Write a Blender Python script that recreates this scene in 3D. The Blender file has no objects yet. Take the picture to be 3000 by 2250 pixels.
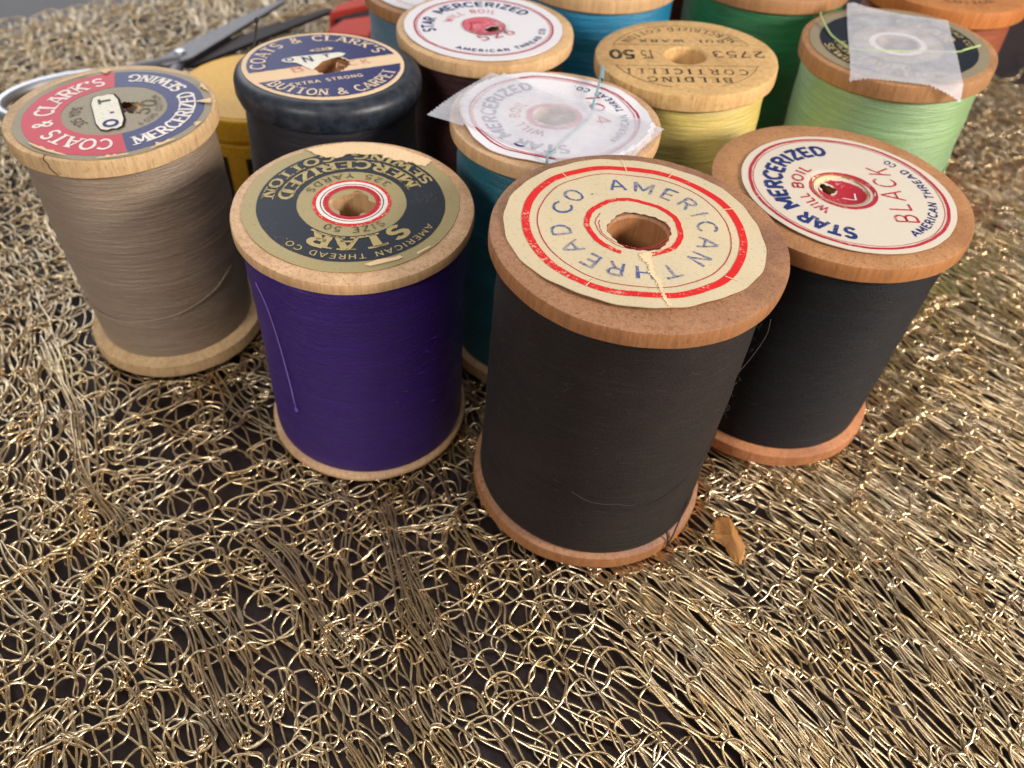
import bpy, math, random
import numpy as np
from mathutils import Vector, Matrix, Quaternion

# units: 1 Blender unit = 1 centimetre
sc = bpy.context.scene
sc.unit_settings.system = 'METRIC'
sc.unit_settings.scale_length = 0.01
sc.unit_settings.length_unit = 'CENTIMETERS'
PI = math.pi

# ------------------------------------------------------------------ camera
PITCH, ROLL, CAMH = 0.8034637255656215, 0.049764268085793324, 9.234953451394764
F_PX = 2359.8368
c_, s_ = math.cos(PITCH), math.sin(PITCH)
fwd = Vector((0, c_, -s_)); up0 = Vector((0, s_, c_)); rt0 = Vector((1, 0, 0))
rt = rt0 * math.cos(ROLL) + up0 * math.sin(ROLL)
up = -rt0 * math.sin(ROLL) + up0 * math.cos(ROLL)
cd = bpy.data.cameras.new('camera'); cam = bpy.data.objects.new('camera', cd)
sc.collection.objects.link(cam)
M = Matrix((rt, up, -fwd)).transposed().to_4x4(); M.translation = Vector((0, 0, CAMH))
cam.matrix_world = M
cd.sensor_width = 36; cd.lens = F_PX / 3000 * 36
cd.shift_x = 57.75 / 3000; cd.shift_y = 13.54 / 3000
cd.clip_start = 0.1; cd.clip_end = 1000
cd.dof.use_dof = True; cd.dof.focus_distance = 8.6; cd.dof.aperture_fstop = 0.37
sc.camera = cam

# ------------------------------------------------------------------ world and lamps
w = bpy.data.worlds.new('World'); sc.world = w; w.use_nodes = True
bg = w.node_tree.nodes['Background']
bg.inputs[0].default_value = (1.0, 0.97, 0.96, 1); bg.inputs[1].default_value = 0.25

def area(name, loc, target, size, power, col, size_y=None):
    l = bpy.data.lights.new(name, 'AREA'); l.energy = power; l.color = col
    l.shape = 'RECTANGLE'; l.size = size; l.size_y = size_y or size
    o = bpy.data.objects.new(name, l); sc.collection.objects.link(o)
    o.location = loc
    d = Vector(target) - Vector(loc); o.rotation_euler = d.to_track_quat('-Z', 'Y').to_euler()
    return o
# warm room lamp on the right, cool window behind on the left
area('room_lamp', (31, -4, 16.5), (0, 10, 1.5), 8, 16300, (1.0, 0.915, 0.82))
area('window_light', (-42, 80, 44), (-2, 12, 0), 50, 27000, (0.90, 0.94, 1.0))
area('ceiling_light', (2, 2, 44), (1, 9, 0), 16, 3000, (1.0, 0.96, 0.90))
area('second_lamp', (-17, -19, 24), (-1, 8, 0), 9, 6300, (1.0, 0.95, 0.90))
sc.view_settings.view_transform = 'Standard'; sc.view_settings.look = 'None'
sc.view_settings.exposure = 0; sc.view_settings.gamma = 1
try: sc.view_settings.use_curve_mapping = False
except Exception: pass

# ------------------------------------------------------------------ helpers
C = sc.collection
def lin(c):
    return tuple(((v / 255) / 12.92 if v / 255 <= .04045 else ((v / 255 + .055) / 1.055) ** 2.4) for v in c)

def tag(o, label=None, cat=None, group=None, kind=None):
    if label: o['label'] = label
    if cat: o['category'] = cat
    if group: o['group'] = group
    if kind: o['kind'] = kind
    return o

def link(name, me, m=None, parent=None):
    o = bpy.data.objects.new(name, me); C.objects.link(o)
    if m: me.materials.append(m)
    if parent: o.parent = parent
    return o

def mesh(name, vs, fs, m=None, parent=None, smooth=True):
    me = bpy.data.meshes.new(name)
    me.from_pydata([tuple(map(float, v)) for v in vs], [], fs)
    if smooth:
        me.polygons.foreach_set('use_smooth', [True] * len(me.polygons))
        me.set_sharp_from_angle(angle=math.radians(32))
    me.update()
    return link(name, me, m, parent)

def empty(name, loc, rot=None):
    o = bpy.data.objects.new(name, None); C.objects.link(o); o.location = loc
    o.empty_display_size = 0.5
    if rot: o.rotation_mode = 'QUATERNION'; o.rotation_quaternion = rot
    return o

class MB:
    def __init__(s): s.v = []; s.f = []
    def add(s, vs, fs):
        n = len(s.v); s.v += list(vs); s.f += [tuple(i + n for i in f) for f in fs]
    def build(s, name, m, parent=None, smooth=True):
        return mesh(name, s.v, s.f, m, parent, smooth)

def lathe(prof, seg=96, wob=None, close=False):
    vs, fs = [], []
    for k, (r, z) in enumerate(prof):
        for j in range(seg):
            a = 2 * PI * j / seg
            rr, zz = (r, z) if wob is None else wob(r, z, a)
            vs.append((rr * math.cos(a), rr * math.sin(a), zz))
    n = len(prof)
    for k in range(n if close else n - 1):
        k2 = (k + 1) % n
        for j in range(seg):
            j2 = (j + 1) % seg
            fs.append((k * seg + j, k * seg + j2, k2 * seg + j2, k2 * seg + j))
    return vs, fs

def tube_np(P, r, sides=6):
    """P (n,3) polyline -> verts, quads"""
    P = np.asarray(P, float); n = len(P)
    T = np.gradient(P, axis=0); T /= np.linalg.norm(T, axis=1)[:, None] + 1e-9
    ref = np.tile(np.array([0.12, 0.07, 1.0]), (n, 1)); ref /= np.linalg.norm(ref[0])
    A = np.cross(T, ref); nA = np.linalg.norm(A, axis=1)[:, None]; A /= nA + 1e-9
    B = np.cross(T, A)
    rr = np.broadcast_to(np.asarray(r, float), (n,))
    ang = np.arange(sides) * 2 * PI / sides
    V = P[:, None, :] + rr[:, None, None] * (np.cos(ang)[None, :, None] * A[:, None, :] + np.sin(ang)[None, :, None] * B[:, None, :])
    i = np.arange(n - 1)[:, None] * sides; j = np.arange(sides)[None, :]; j2 = (j + 1) % sides
    Q = np.stack([i + j, i + j2, i + sides + j2, i + sides + j], -1).reshape(-1, 4)
    return V.reshape(-1, 3), Q

def smooth_path(pts, n=12):
    """Catmull-Rom through pts"""
    P = [Vector(p) for p in pts]; P = [P[0] * 2 - P[1]] + P + [P[-1] * 2 - P[-2]]
    out = []
    for i in range(1, len(P) - 2):
        a, b, c, d = P[i - 1:i + 3]
        for k in range(n):
            t = k / n
            out.append(0.5 * ((2 * b) + (c - a) * t + (2 * a - 5 * b + 4 * c - d) * t * t + (-a + 3 * b - 3 * c + d) * t ** 3))
    out.append(P[-2]); return [tuple(p) for p in out]

def thread_obj(name, pts, r, m, parent=None, n=14, sides=6):
    v, q = tube_np(smooth_path(pts, n), r, sides)
    return mesh(name, v.tolist(), q.tolist(), m, parent)

def fast_mesh(name, V, Q, m, parent=None):
    me = bpy.data.meshes.new(name)
    me.vertices.add(len(V)); me.vertices.foreach_set('co', V.astype(np.float32).ravel())
    me.loops.add(Q.size); me.loops.foreach_set('vertex_index', Q.astype(np.int32).ravel())
    me.polygons.add(len(Q)); me.polygons.foreach_set('loop_start', (np.arange(len(Q)) * 4).astype(np.int32))
    me.polygons.foreach_set('use_smooth', np.ones(len(Q), bool))
    me.update(calc_edges=True)
    return link(name, me, m, parent)

# ------------------------------------------------------------------ materials
class NT:
    def __init__(s, name):
        s.m = bpy.data.materials.new(name); s.m.use_nodes = True
        s.t = s.m.node_tree; s.n = s.t.nodes; s.l = s.t.links
        s.b = s.n['Principled BSDF']; s.tc = s.n.new('ShaderNodeTexCoord')
    def node(s, t, **kw):
        nd = s.n.new(t)
        for k, v in kw.items(): setattr(nd, k, v)
        return nd
    def noise(s, scale=(1, 1, 1), sc_=1.0, det=3, rough=.55, off=(0, 0, 0), dist=0):
        mp = s.node('ShaderNodeMapping'); mp.inputs['Scale'].default_value = scale; mp.inputs['Location'].default_value = off
        s.l.new(s.tc.outputs['Object'], mp.inputs[0])
        nz = s.node('ShaderNodeTexNoise'); nz.inputs['Scale'].default_value = sc_
        nz.inputs['Detail'].default_value = det; nz.inputs['Roughness'].default_value = rough
        nz.inputs['Distortion'].default_value = dist
        s.l.new(mp.outputs[0], nz.inputs['Vector']); return nz.outputs[0]
    def ramp(s, src, a, b, ca=(0, 0, 0), cb=(1, 1, 1)):
        r = s.node('ShaderNodeValToRGB'); r.color_ramp.elements[0].position = a; r.color_ramp.elements[1].position = b
        r.color_ramp.elements[0].color = (*ca, 1); r.color_ramp.elements[1].color = (*cb, 1)
        s.l.new(src, r.inputs[0]); return r.outputs[0]
    def mix(s, fac, a, b, mode='MIX'):
        x = s.node('ShaderNodeMix', data_type='RGBA', blend_type=mode)
        for sock, v in ((x.inputs[0], fac), (x.inputs[6], a), (x.inputs[7], b)):
            if isinstance(v, (int, float)): sock.default_value = v
            elif isinstance(v, tuple): sock.default_value = (*v, 1) if len(v) == 3 else v
            else: s.l.new(v, sock)
        return x.outputs[2]
    def math(s, op, a, b=0.0):
        x = s.node('ShaderNodeMath', operation=op)
        for sock, v in ((x.inputs[0], a), (x.inputs[1], b)):
            if isinstance(v, (int, float)): sock.default_value = v
            else: s.l.new(v, sock)
        return x.outputs[0]
    def bump(s, h, strength=.3, dist=.01, prev=None):
        b = s.node('ShaderNodeBump'); b.inputs['Strength'].default_value = strength; b.inputs['Distance'].default_value = dist
        s.l.new(h, b.inputs['Height'])
        if prev is not None: s.l.new(prev, b.inputs['Normal'])
        s.l.new(b.outputs[0], s.b.inputs['Normal']); return b.outputs[0]
    def col(s, v):
        if isinstance(v, tuple): s.b.inputs['Base Color'].default_value = (*v, 1)
        else: s.l.new(v, s.b.inputs['Base Color'])
    def set(s, **kw):
        for k, v in kw.items(): s.b.inputs[k].default_value = v

def wood(name, base, dark, stain=None, rough=.55, seed=0.0, streak=.5, edge=None, pore=.5):
    t = NT(name)
    base, dark = lin(base), lin(dark)
    g = t.noise((16, 16, 1.4), 1.0, 4, .6, (seed, seed * 2, 0))
    c = t.mix(t.math('MULTIPLY', t.ramp(g, .42, .72), streak), base, dark)
    p = t.noise((34, 34, 9), 1.0, 3, .7, (seed * 3, 0, 1))
    c = t.mix(t.math('MULTIPLY', t.ramp(p, .54, .68), pore), c, tuple(v * .45 for v in dark))
    big = t.noise((.9, .9, .9), 1.0, 3, .6, (seed * 5, 3, 1))
    c = t.mix(t.math('MULTIPLY', t.ramp(big, .46, .68), .6), c, lin(stain) if stain else tuple(v * .7 for v in dark))
    hi = t.noise((2.5, 2.5, 2.5), 1.0, 5, .7, (seed * 7, 5, 1))
    c = t.mix(t.math('MULTIPLY', t.ramp(hi, .5, .7), .25), c, tuple(min(1, v * 1.35) for v in base))
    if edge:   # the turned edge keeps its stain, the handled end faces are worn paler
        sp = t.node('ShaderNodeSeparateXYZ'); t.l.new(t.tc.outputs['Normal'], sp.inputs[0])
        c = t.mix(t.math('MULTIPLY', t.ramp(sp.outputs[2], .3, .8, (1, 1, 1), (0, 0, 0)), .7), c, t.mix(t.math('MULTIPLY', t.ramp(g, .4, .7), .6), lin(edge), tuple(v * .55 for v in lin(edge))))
    t.col(c); t.set(Roughness=rough)
    t.b.inputs['Specular IOR Level'].default_value = .35
    h = t.math('ADD', g, t.math('MULTIPLY', p, 1.0))
    t.bump(h, .5, .014)
    return t.m

def threadmat(name, col, seed=0.0, rough=.5, aniso=.55, spec=.4, tint=None, sheen=.15, streak=.35, tilt=.06):
    """wound thread: fine turns round the axis"""
    t = NT(name); base = lin(col)
    sep = t.node('ShaderNodeSeparateXYZ'); t.l.new(t.tc.outputs['Object'], sep.inputs[0])
    # cylindrical coordinates: angle and height, with a slight helix
    ang = t.math('ARCTAN2', sep.outputs[1], sep.outputs[0])
    z = t.math('ADD', sep.outputs[2], t.math('MULTIPLY', t.math('SINE', t.math('ADD', ang, seed)), tilt))
    cb = t.node('ShaderNodeCombineXYZ')
    t.l.new(t.math('SINE', ang), cb.inputs[0]); t.l.new(t.math('COSINE', ang), cb.inputs[1]); t.l.new(z, cb.inputs[2])
    def nz(sxy, sz, det=2, off=0.0):
        mp = t.node('ShaderNodeMapping'); mp.inputs['Scale'].default_value = (sxy, sxy, sz); mp.inputs['Location'].default_value = (seed, off, 0)
        t.l.new(cb.outputs[0], mp.inputs[0])
        q = t.node('ShaderNodeTexNoise'); q.inputs['Scale'].default_value = 1; q.inputs['Detail'].default_value = det
        q.inputs['Roughness'].default_value = .6
        t.l.new(mp.outputs[0], q.inputs['Vector']); return q.outputs[0]
    fine = nz(4, 60, 3); mid = nz(1.3, 16, 4, 4.0); fuzz = nz(60, 70, 2, 9.0); big = nz(1.2, 1.0, 3, 7.0)
    dark = tuple(v * .45 for v in base); light = tuple(min(1, v * 1.5 + .012) for v in base)
    c = t.mix(t.math('MULTIPLY', t.ramp(fine, .35, .65), streak), base, dark)
    c = t.mix(t.math('MULTIPLY', t.ramp(mid, .52, .66), .3), c, light)
    c = t.mix(t.math('MULTIPLY', t.ramp(mid, .48, .36), .35), c, dark)
    c = t.mix(t.math('MULTIPLY', t.ramp(fuzz, .56, .72), .55), c, light)
    c = t.mix(t.math('MULTIPLY', t.ramp(fuzz, .42, .30), .45), c, dark)
    if tint: c = t.mix(t.math('MULTIPLY', t.ramp(big, .4, .7), .6), c, lin(tint))
    t.col(c)
    t.set(Roughness=rough, Anisotropic=aniso); t.b.inputs['Anisotropic Rotation'].default_value = .25
    t.b.inputs['Specular IOR Level'].default_value = spec
    t.b.inputs['Sheen Weight'].default_value = sheen
    t.b.inputs['Sheen Roughness'].default_value = .4
    tg = t.node('ShaderNodeTangent', direction_type='RADIAL', axis='Z')
    t.l.new(tg.outputs[0], t.b.inputs['Tangent'])
    h = t.math('ADD', fine, t.math('MULTIPLY', mid, 2.2))
    t.bump(t.math('ADD', h, t.math('MULTIPLY', fuzz, .8)), .6, .024)
    return t.m

def paper(name, col, speck=None, seed=0.0, rough=.75, age=.25, agecol=(190, 150, 100), metal=0.0):
    t = NT(name); base = lin(col)
    sp = t.noise((30, 30, 30), 1.0, 2, .7, (seed, 1, 2))
    c = t.mix(t.math('MULTIPLY', t.ramp(sp, .58, .68), .5), base, lin(speck or tuple(int(v * .55) for v in col)))
    big = t.noise((1.6, 1.6, 1.6), 1.0, 4, .65, (seed, 4, 2))
    c = t.mix(t.math('MULTIPLY', t.ramp(big, .45, .75), age), c, lin(agecol))
    t.col(c); t.set(Roughness=rough, Metallic=metal)
    t.b.inputs['Specular IOR Level'].default_value = .3
    fi = t.noise((14, 14, 14), 1.0, 4, .7, (seed, 8, 2))
    t.bump(fi, .25, .012)
    return t.m

def ink(name, col, under, wear=.35, seed=0.0, rough=.6, lo=.58, metal=0.0):
    """printed ink, rubbed through to the paper in specks"""
    t = NT(name); base = lin(col)
    a = t.noise((22, 22, 22), 1.0, 3, .8, (seed, 1, 2)); b = t.noise((2.2, 2.2, 2.2), 1.0, 2, .5, (seed, 6, 2))
    f = t.ramp(t.math('ADD', t.math('MULTIPLY', a, .75), t.math('MULTIPLY', b, .4)), lo, lo + .1)
    c = t.mix(t.math('MULTIPLY', f, wear), base, lin(under))
    c = t.mix(t.math('MULTIPLY', t.ramp(b, .4, .7), .2), c, tuple(v * .7 for v in base))
    t.col(c); t.set(Roughness=rough, Metallic=metal); t.b.inputs['Specular IOR Level'].default_value = .35
    return t.m

def plain(name, col, rough=.5, metal=0.0, spec=.4):
    t = NT(name); t.col(lin(col)); t.set(Roughness=rough, Metallic=metal); t.b.inputs['Specular IOR Level'].default_value = spec
    return t.m

def tapemat(name):
    t = NT(name)
    n = t.noise((3, 3, 3), 1.0, 4, .6); g = t.noise((30, 30, 30), 1.0, 2, .6)
    t.col(t.mix(t.ramp(n, .35, .7), lin((226, 227, 236)), lin((240, 238, 246))))
    t.set(Roughness=.42)
    a = t.math('ADD', t.math('MULTIPLY', t.ramp(n, .3, .7), .14), t.math('MULTIPLY', g, .12))
    t.l.new(t.math('ADD', a, .40), t.b.inputs['Alpha'])
    t.bump(g, .08, .01)
    return t.m

# ------------------------------------------------------------------ a stroke alphabet for the printing
def arc(cx, cy, rx, ry, a0, a1, n=9):
    return [(cx + rx * math.cos(math.radians(a0 + (a1 - a0) * i / n)), cy + ry * math.sin(math.radians(a0 + (a1 - a0) * i / n))) for i in range(n + 1)]
GL = {
 'A': (.80, [[(0, 0), (.4, 1)], [(.4, 1), (.8, 0)], [(.15, .33), (.65, .33)]]),
 'B': (.66, [[(.08, 0), (.08, 1)], [(.08, .97), (.36, .97)] + arc(.36, .745, .22, .225, 90, -90) + [(.08, .52)], [(.08, .52), (.38, .52)] + arc(.38, .275, .25, .245, 90, -90) + [(.08, .03)]]),
 'C': (.74, [arc(.42, .5, .38, .48, 42, 318, 16)]),
 'D': (.72, [[(.08, 0), (.08, 1)], [(.08, .97), (.28, .97)] + arc(.28, .5, .38, .47, 90, -90, 12) + [(.08, .03)]]),
 'E': (.62, [[(.08, 0), (.08, 1)], [(.08, .97), (.6, .97)], [(.08, .5), (.5, .5)], [(.08, .03), (.62, .03)]]),
 'F': (.60, [[(.08, 0), (.08, 1)], [(.08, .97), (.6, .97)], [(.08, .5), (.5, .5)]]),
 'G': (.78, [arc(.42, .5, .38, .48, 42, 330, 16) + [(.76, .42)], [(.5, .42), (.8, .42)]]),
 'H': (.72, [[(.08, 0), (.08, 1)], [(.64, 0), (.64, 1)], [(.08, .5), (.64, .5)]]),
 'I': (.24, [[(.12, 0), (.12, 1)]]),
 'K': (.72, [[(.08, 0), (.08, 1)], [(.66, 1), (.1, .42)], [(.26, .58), (.7, 0)]]),
 'L': (.58, [[(.08, 0), (.08, 1)], [(.08, .03), (.58, .03)]]),
 'M': (.94, [[(.08, 0), (.08, 1)], [(.08, 1), (.47, .2)], [(.47, .2), (.86, 1)], [(.86, 1), (.86, 0)]]),
 'N': (.76, [[(.08, 0), (.08, 1)], [(.08, 1), (.68, 0)], [(.68, 0), (.68, 1)]]),
 'O': (.82, [arc(.41, .5, .37, .48, 90, 450, 22)]),
 'P': (.64, [[(.08, 0), (.08, 1)], [(.08, .97), (.36, .97)] + arc(.36, .72, .24, .25, 90, -90) + [(.08, .47)]]),
 'R': (.70, [[(.08, 0), (.08, 1)], [(.08, .97), (.36, .97)] + arc(.36, .73, .24, .24, 90, -90) + [(.08, .49)], [(.34, .49), (.68, 0)]]),
 'S': (.64, [arc(.32, .74, .25, .24, 25, 270, 11) + arc(.32, .26, .27, .24, 90, -155, 11)[1:]]),
 'T': (.68, [[(.34, 0), (.34, 1)], [(.0, .97), (.68, .97)]]),
 'U': (.74, [[(.08, 1), (.08, .34)] + arc(.37, .32, .29, .29, 180, 360, 10) + [(.66, 1)]]),
 'V': (.76, [[(0, 1), (.38, 0)], [(.38, 0), (.76, 1)]]),
 'W': (1.04, [[(0, 1), (.26, 0)], [(.26, 0), (.52, .85)], [(.52, .85), (.78, 0)], [(.78, 0), (1.04, 1)]]),
 'X': (.70, [[(0, 0), (.7, 1)], [(0, 1), (.7, 0)]]),
 'Y': (.70, [[(0, 1), (.35, .48)], [(.7, 1), (.35, .48)], [(.35, .48), (.35, 0)]]),
 'Z': (.66, [[(.03, .97), (.62, .97)], [(.62, .97), (.03, .03)], [(.03, .03), (.66, .03)]]),
 '&': (.84, [[(.78, 0), (.28, .66)] + arc(.4, .79, .16, .18, 200, -40, 9) + [(.2, .42)] + arc(.3, .24, .22, .21, 130, 330, 9) + [(.76, .46)]]),
 "'": (.20, [[(.13, 1.02), (.07, .74)]]),
 '.': (.20, [[(.1, .0), (.1, .1)]]),
 ' ': (.42, []),
 '-': (.40, [[(.03, .45), (.37, .45)]]),
 '0': (.68, [arc(.34, .5, .28, .48, 90, 450, 20)]),
 '1': (.36, [[(.05, .78), (.22, 1)], [(.22, 1), (.22, 0)]]),
 '2': (.64, [arc(.31, .72, .26, .26, 165, -25, 9) + [(.05, .03)], [(.05, .03), (.62, .03)]]),
 '3': (.62, [arc(.28, .74, .25, .23, 150, -80, 9), arc(.29, .26, .28, .25, 80, -150, 9)]),
 '4': (.66, [[(.46, 0), (.46, 1)], [(.46, 1), (.03, .3)], [(.03, .3), (.64, .3)]]),
 '5': (.64, [[(.56, .97), (.14, .97), (.1, .55)] + arc(.3, .33, .28, .3, 125, -150, 11)]),
 '6': (.66, [[(.5, .98)] + arc(.5, .45, .42, .5, 110, 180, 5) + arc(.34, .29, .26, .27, 170, -180, 14)]),
 '7': (.60, [[(.03, .97), (.58, .97)], [(.58, .97), (.2, 0)]]),
}
def ribbon(pts, wd, jit=0.0, rng=None):
    """flat ribbon along a polyline -> verts2d, faces"""
    P = [Vector((p[0], p[1])) for p in pts]
    # subdivide straight runs so that the ribbon can follow the label
    Q = [P[0]]
    for a, b in zip(P, P[1:]):
        k = max(1, int((b - a).length / .22))
        for i in range(1, k + 1): Q.append(a.lerp(b, i / k))
    n = len(Q); closed = (Q[0] - Q[-1]).length < 1e-4
    vs = []
    for i in range(n):
        a = Q[i - 1] if i > 0 else (Q[-2] if closed else Q[0]); b = Q[i + 1] if i < n - 1 else (Q[1] if closed else Q[-1])
        d = (b - a); d = d.normalized() if d.length > 1e-9 else Vector((1, 0))
        nn = Vector((-d.y, d.x)); ww = wd / 2
        if rng: ww *= 1 + jit * (rng.random() - .5) * 2
        vs += [Q[i] + nn * ww, Q[i] - nn * ww]
    fs = [(2 * i, 2 * i + 1, 2 * i + 3, 2 * i + 2) for i in range(n - 1)]
    return vs, fs

def glyph(ch, wt, serif=False, jit=0.0, rng=None):
    gw, strokes = GL[ch]; vs, fs = [], []
    def put(pts, wd):
        v, f = ribbon(pts, wd, jit, rng); n = len(vs); vs.extend(v); fs.extend(tuple(i + n for i in q) for q in f)
    for st in strokes:
        straight = len(st) == 2; horiz = straight and abs(st[0][1] - st[1][1]) < .12
        k = wt * (.62 if (serif and horiz) else (1.25 if serif and straight else 1.0))
        if serif and straight and ch in 'AMNVWXYK' and st[1][0] > st[0][0] - 1e-6 and abs(st[0][1] - st[1][1]) > .5 and st[0][1] < st[1][1]: k = wt * .7
        put(st, k)
        if serif and straight and not horiz and ch not in "'.":
            for e in st:
                if e[1] < .02 or e[1] > .98: put([(e[0] - wt * 1.25, min(max(e[1], .03), .97)), (e[0] + wt * 1.25, min(max(e[1], .03), .97))], wt * .5)
    return gw, vs, fs

class Label:
    """flat printing laid over a label whose surface is z = zf(x, y)"""
    def __init__(s, parent, z0, cx=0, cy=0, zf=None, seed=1):
        s.p = parent; s.z0 = z0; s.cx = cx; s.cy = cy; s.zf = zf or (lambda x, y: 0); s.lv = 0; s.rng = random.Random(seed)
    def z(s, x, y, lift=0): return s.z0 + s.zf(x, y) + .0035 * (s.lv + lift)
    def out(s, name, v2, f, m, parent=None):
        return mesh(name, [(x, y, s.z(x, y)) for x, y in v2], f, m, parent or s.p, smooth=True)
    def base(s, name, m, r, rin=.32, ic=(0, 0), wob=.01, wobin=.02, seg=144, rings=14, outf=None, inf=None):
        """label sheet: from the opening round ic to the outline"""
        rg = s.rng; ph = [rg.uniform(0, 6.28) for _ in range(10)]
        v = []; fs = []
        for k in range(rings + 1):
            t = k / rings
            for j in range(seg):
                a = 2 * PI * j / seg
                ro = r + wob * sum(math.sin(a * (q + 2) + ph[q]) / (1 + q * .4) for q in range(5)) + wob * .25 * math.sin(a * 23 + ph[7])
                if outf: ro = outf(a, ro)
                ri = rin + wobin * sum(math.sin(a * (q + 3) + ph[q + 5]) for q in range(4)) * .6 + wobin * .5 * math.sin(a * 19 + ph[2])
                if inf: ri = inf(a, ri)
                xi, yi = ic[0] + ri * math.cos(a), ic[1] + ri * math.sin(a)
                xo, yo = s.cx + ro * math.cos(a), s.cy + ro * math.sin(a)
                v.append((xi + (xo - xi) * t, yi + (yo - yi) * t))
        for k in range(rings):
            for j in range(seg):
                j2 = (j + 1) % seg
                fs.append((k * seg + j, (k + 1) * seg + j, (k + 1) * seg + j2, k * seg + j2))
        n = len(v)
        vs = [(x, y, s.z(x, y)) for x, y in v]
        # paper thickness: a thin turned-down edge
        for j in range(seg): x, y = v[rings * seg + j]; vs.append((x, y, s.z(x, y) - .009))
        for j in range(seg):
            j2 = (j + 1) % seg; a, b = rings * seg + j, rings * seg + j2; fs.append((a, n + j, n + j2, b))
        o = mesh(name, vs, fs, m, s.p); s.p = o; s.lv += 1
        return o
    def ring(s, name, m, r0, r1, a0=0, a1=360, seg=None, wob=0.0, rings=None, off=(0, 0)):
        seg = seg or max(12, int(abs(a1 - a0) / 2.5)); rings = rings or max(1, int((r1 - r0) / .09))
        ph = [s.rng.uniform(0, 6.28) for _ in range(6)]
        v = []; f = []; full = abs(a1 - a0) >= 359.9; n = seg if full else seg + 1
        for k in range(rings + 1):
            for j in range(n):
                a = math.radians(a0 + (a1 - a0) * j / seg); t = k / rings
                wb = wob * (math.sin(a * 5 + ph[0]) + math.sin(a * 11 + ph[1]) * .6 + math.sin(a * 27 + ph[2]) * .4)
                r = r0 + (r1 - r0) * t + wb
                v.append((s.cx + off[0] + r * math.cos(a), s.cy + off[1] + r * math.sin(a)))
        for k in range(rings):
            for j in range(seg):
                j2 = (j + 1) % n; f.append((k * n + j, (k + 1) * n + j, (k + 1) * n + j2, k * n + j2))
        return s.out(name, v, f, m)
    def poly(s, name, m, pts, grid=.09, parent=None):
        """arbitrary outline filled as a triangle fan over rings toward its centre"""
        n0 = len(pts); P = []
        for i in range(n0):
            a, b = Vector(pts[i]), Vector(pts[(i + 1) % n0]); k = max(1, int((b - a).length / grid))
            for q in range(k): P.append(a.lerp(b, q / k))
        c = sum(P, Vector((0, 0))) / len(P); R = 4; v = []; f = []; n = len(P)
        for k in range(R):
            t = 1 - k / R
            v += [tuple(c + (p - c) * t) for p in P]
        v.append(tuple(c))
        for k in range(R - 1):
            for j in range(n):
                j2 = (j + 1) % n; f.append((k * n + j, k * n + j2, (k + 1) * n + j2, (k + 1) * n + j))
        for j in range(n): f.append(((R - 1) * n + j, (R - 1) * n + (j + 1) % n, R * n))
        return s.out(name, v, f, m, parent)
    def patch(s, name, m, pts, st=.014, jag=0.0):
        P = [(x - s.cx, y - s.cy) for x, y in pts]; n = len(P)
        def ins(x, y):
            x += s.rng.uniform(-jag, jag); y += s.rng.uniform(-jag, jag); c = False; j = n - 1
            for i in range(n):
                (xi, yi), (xj, yj) = P[i], P[j]
                if (yi > y) != (yj > y) and x < (xj - xi) * (y - yi) / (yj - yi) + xi: c = not c
                j = i
            return c
        return s.grid(name, m, ins, 1.5, st)
    def grid(s, name, m, inside, r=1.2, st=.03):
        """cells of a fine grid for which inside(x, y) holds"""
        v, f, idx = [], [], {}
        n = int(r / st) + 1
        def vid(i, j):
            if (i, j) not in idx: idx[(i, j)] = len(v); v.append((s.cx + i * st, s.cy + j * st))
            return idx[(i, j)]
        for i in range(-n, n):
            for j in range(-n, n):
                if inside((i + .5) * st, (j + .5) * st): f.append((vid(i, j), vid(i + 1, j), vid(i + 1, j + 1), vid(i, j + 1)))
        return s.out(name, v, f, m)
    def _mapped(s, name, m, txt, fn, wt, serif, jit, gap, parent=None):
        tot = sum(GL[c][0] + gap for c in txt) - gap; x = 0; V = []; Fc = []
        for ch in txt:
            gw, vs, fs = glyph(ch, wt, serif, jit, s.rng); n = len(V)
            lx = s.rng.uniform(-1, 1) * jit * .03; ly = s.rng.uniform(-1, 1) * jit * .04
            V += [fn((x + p[0] + lx) / tot, p[1] + ly) for p in vs]; Fc += [tuple(i + n for i in q) for q in fs]
            x += gw + gap
        return s.out(name, V, Fc, m, parent)
    def arctext(s, txt, m, r, h, a0, a1, inward=False, wt=.16, serif=False, jit=.15, gap=.2, name='lettering', off=(0, 0)):
        sg = -1 if inward else 1
        def fn(u, y):
            a = math.radians(a0 + (a1 - a0) * u); rr = r + sg * y * h
            return (s.cx + off[0] + rr * math.cos(a), s.cy + off[1] + rr * math.sin(a))
        return s._mapped(name, m, txt, fn, wt, serif, jit, gap)
    def linetext(s, txt, m, p0, p1, h, wt=.16, serif=False, jit=.15, gap=.2, name='lettering', bow=0.0):
        p0, p1 = Vector(p0), Vector(p1); d = p1 - p0; u_ = Vector((-d.y, d.x)).normalized()
        def fn(u, y):
            q = p0 + d * u + u_ * (y * h + bow * math.sin(PI * u)); return (q.x, q.y)
        return s._mapped(name, m, txt, fn, wt, serif, jit, gap)

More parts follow.
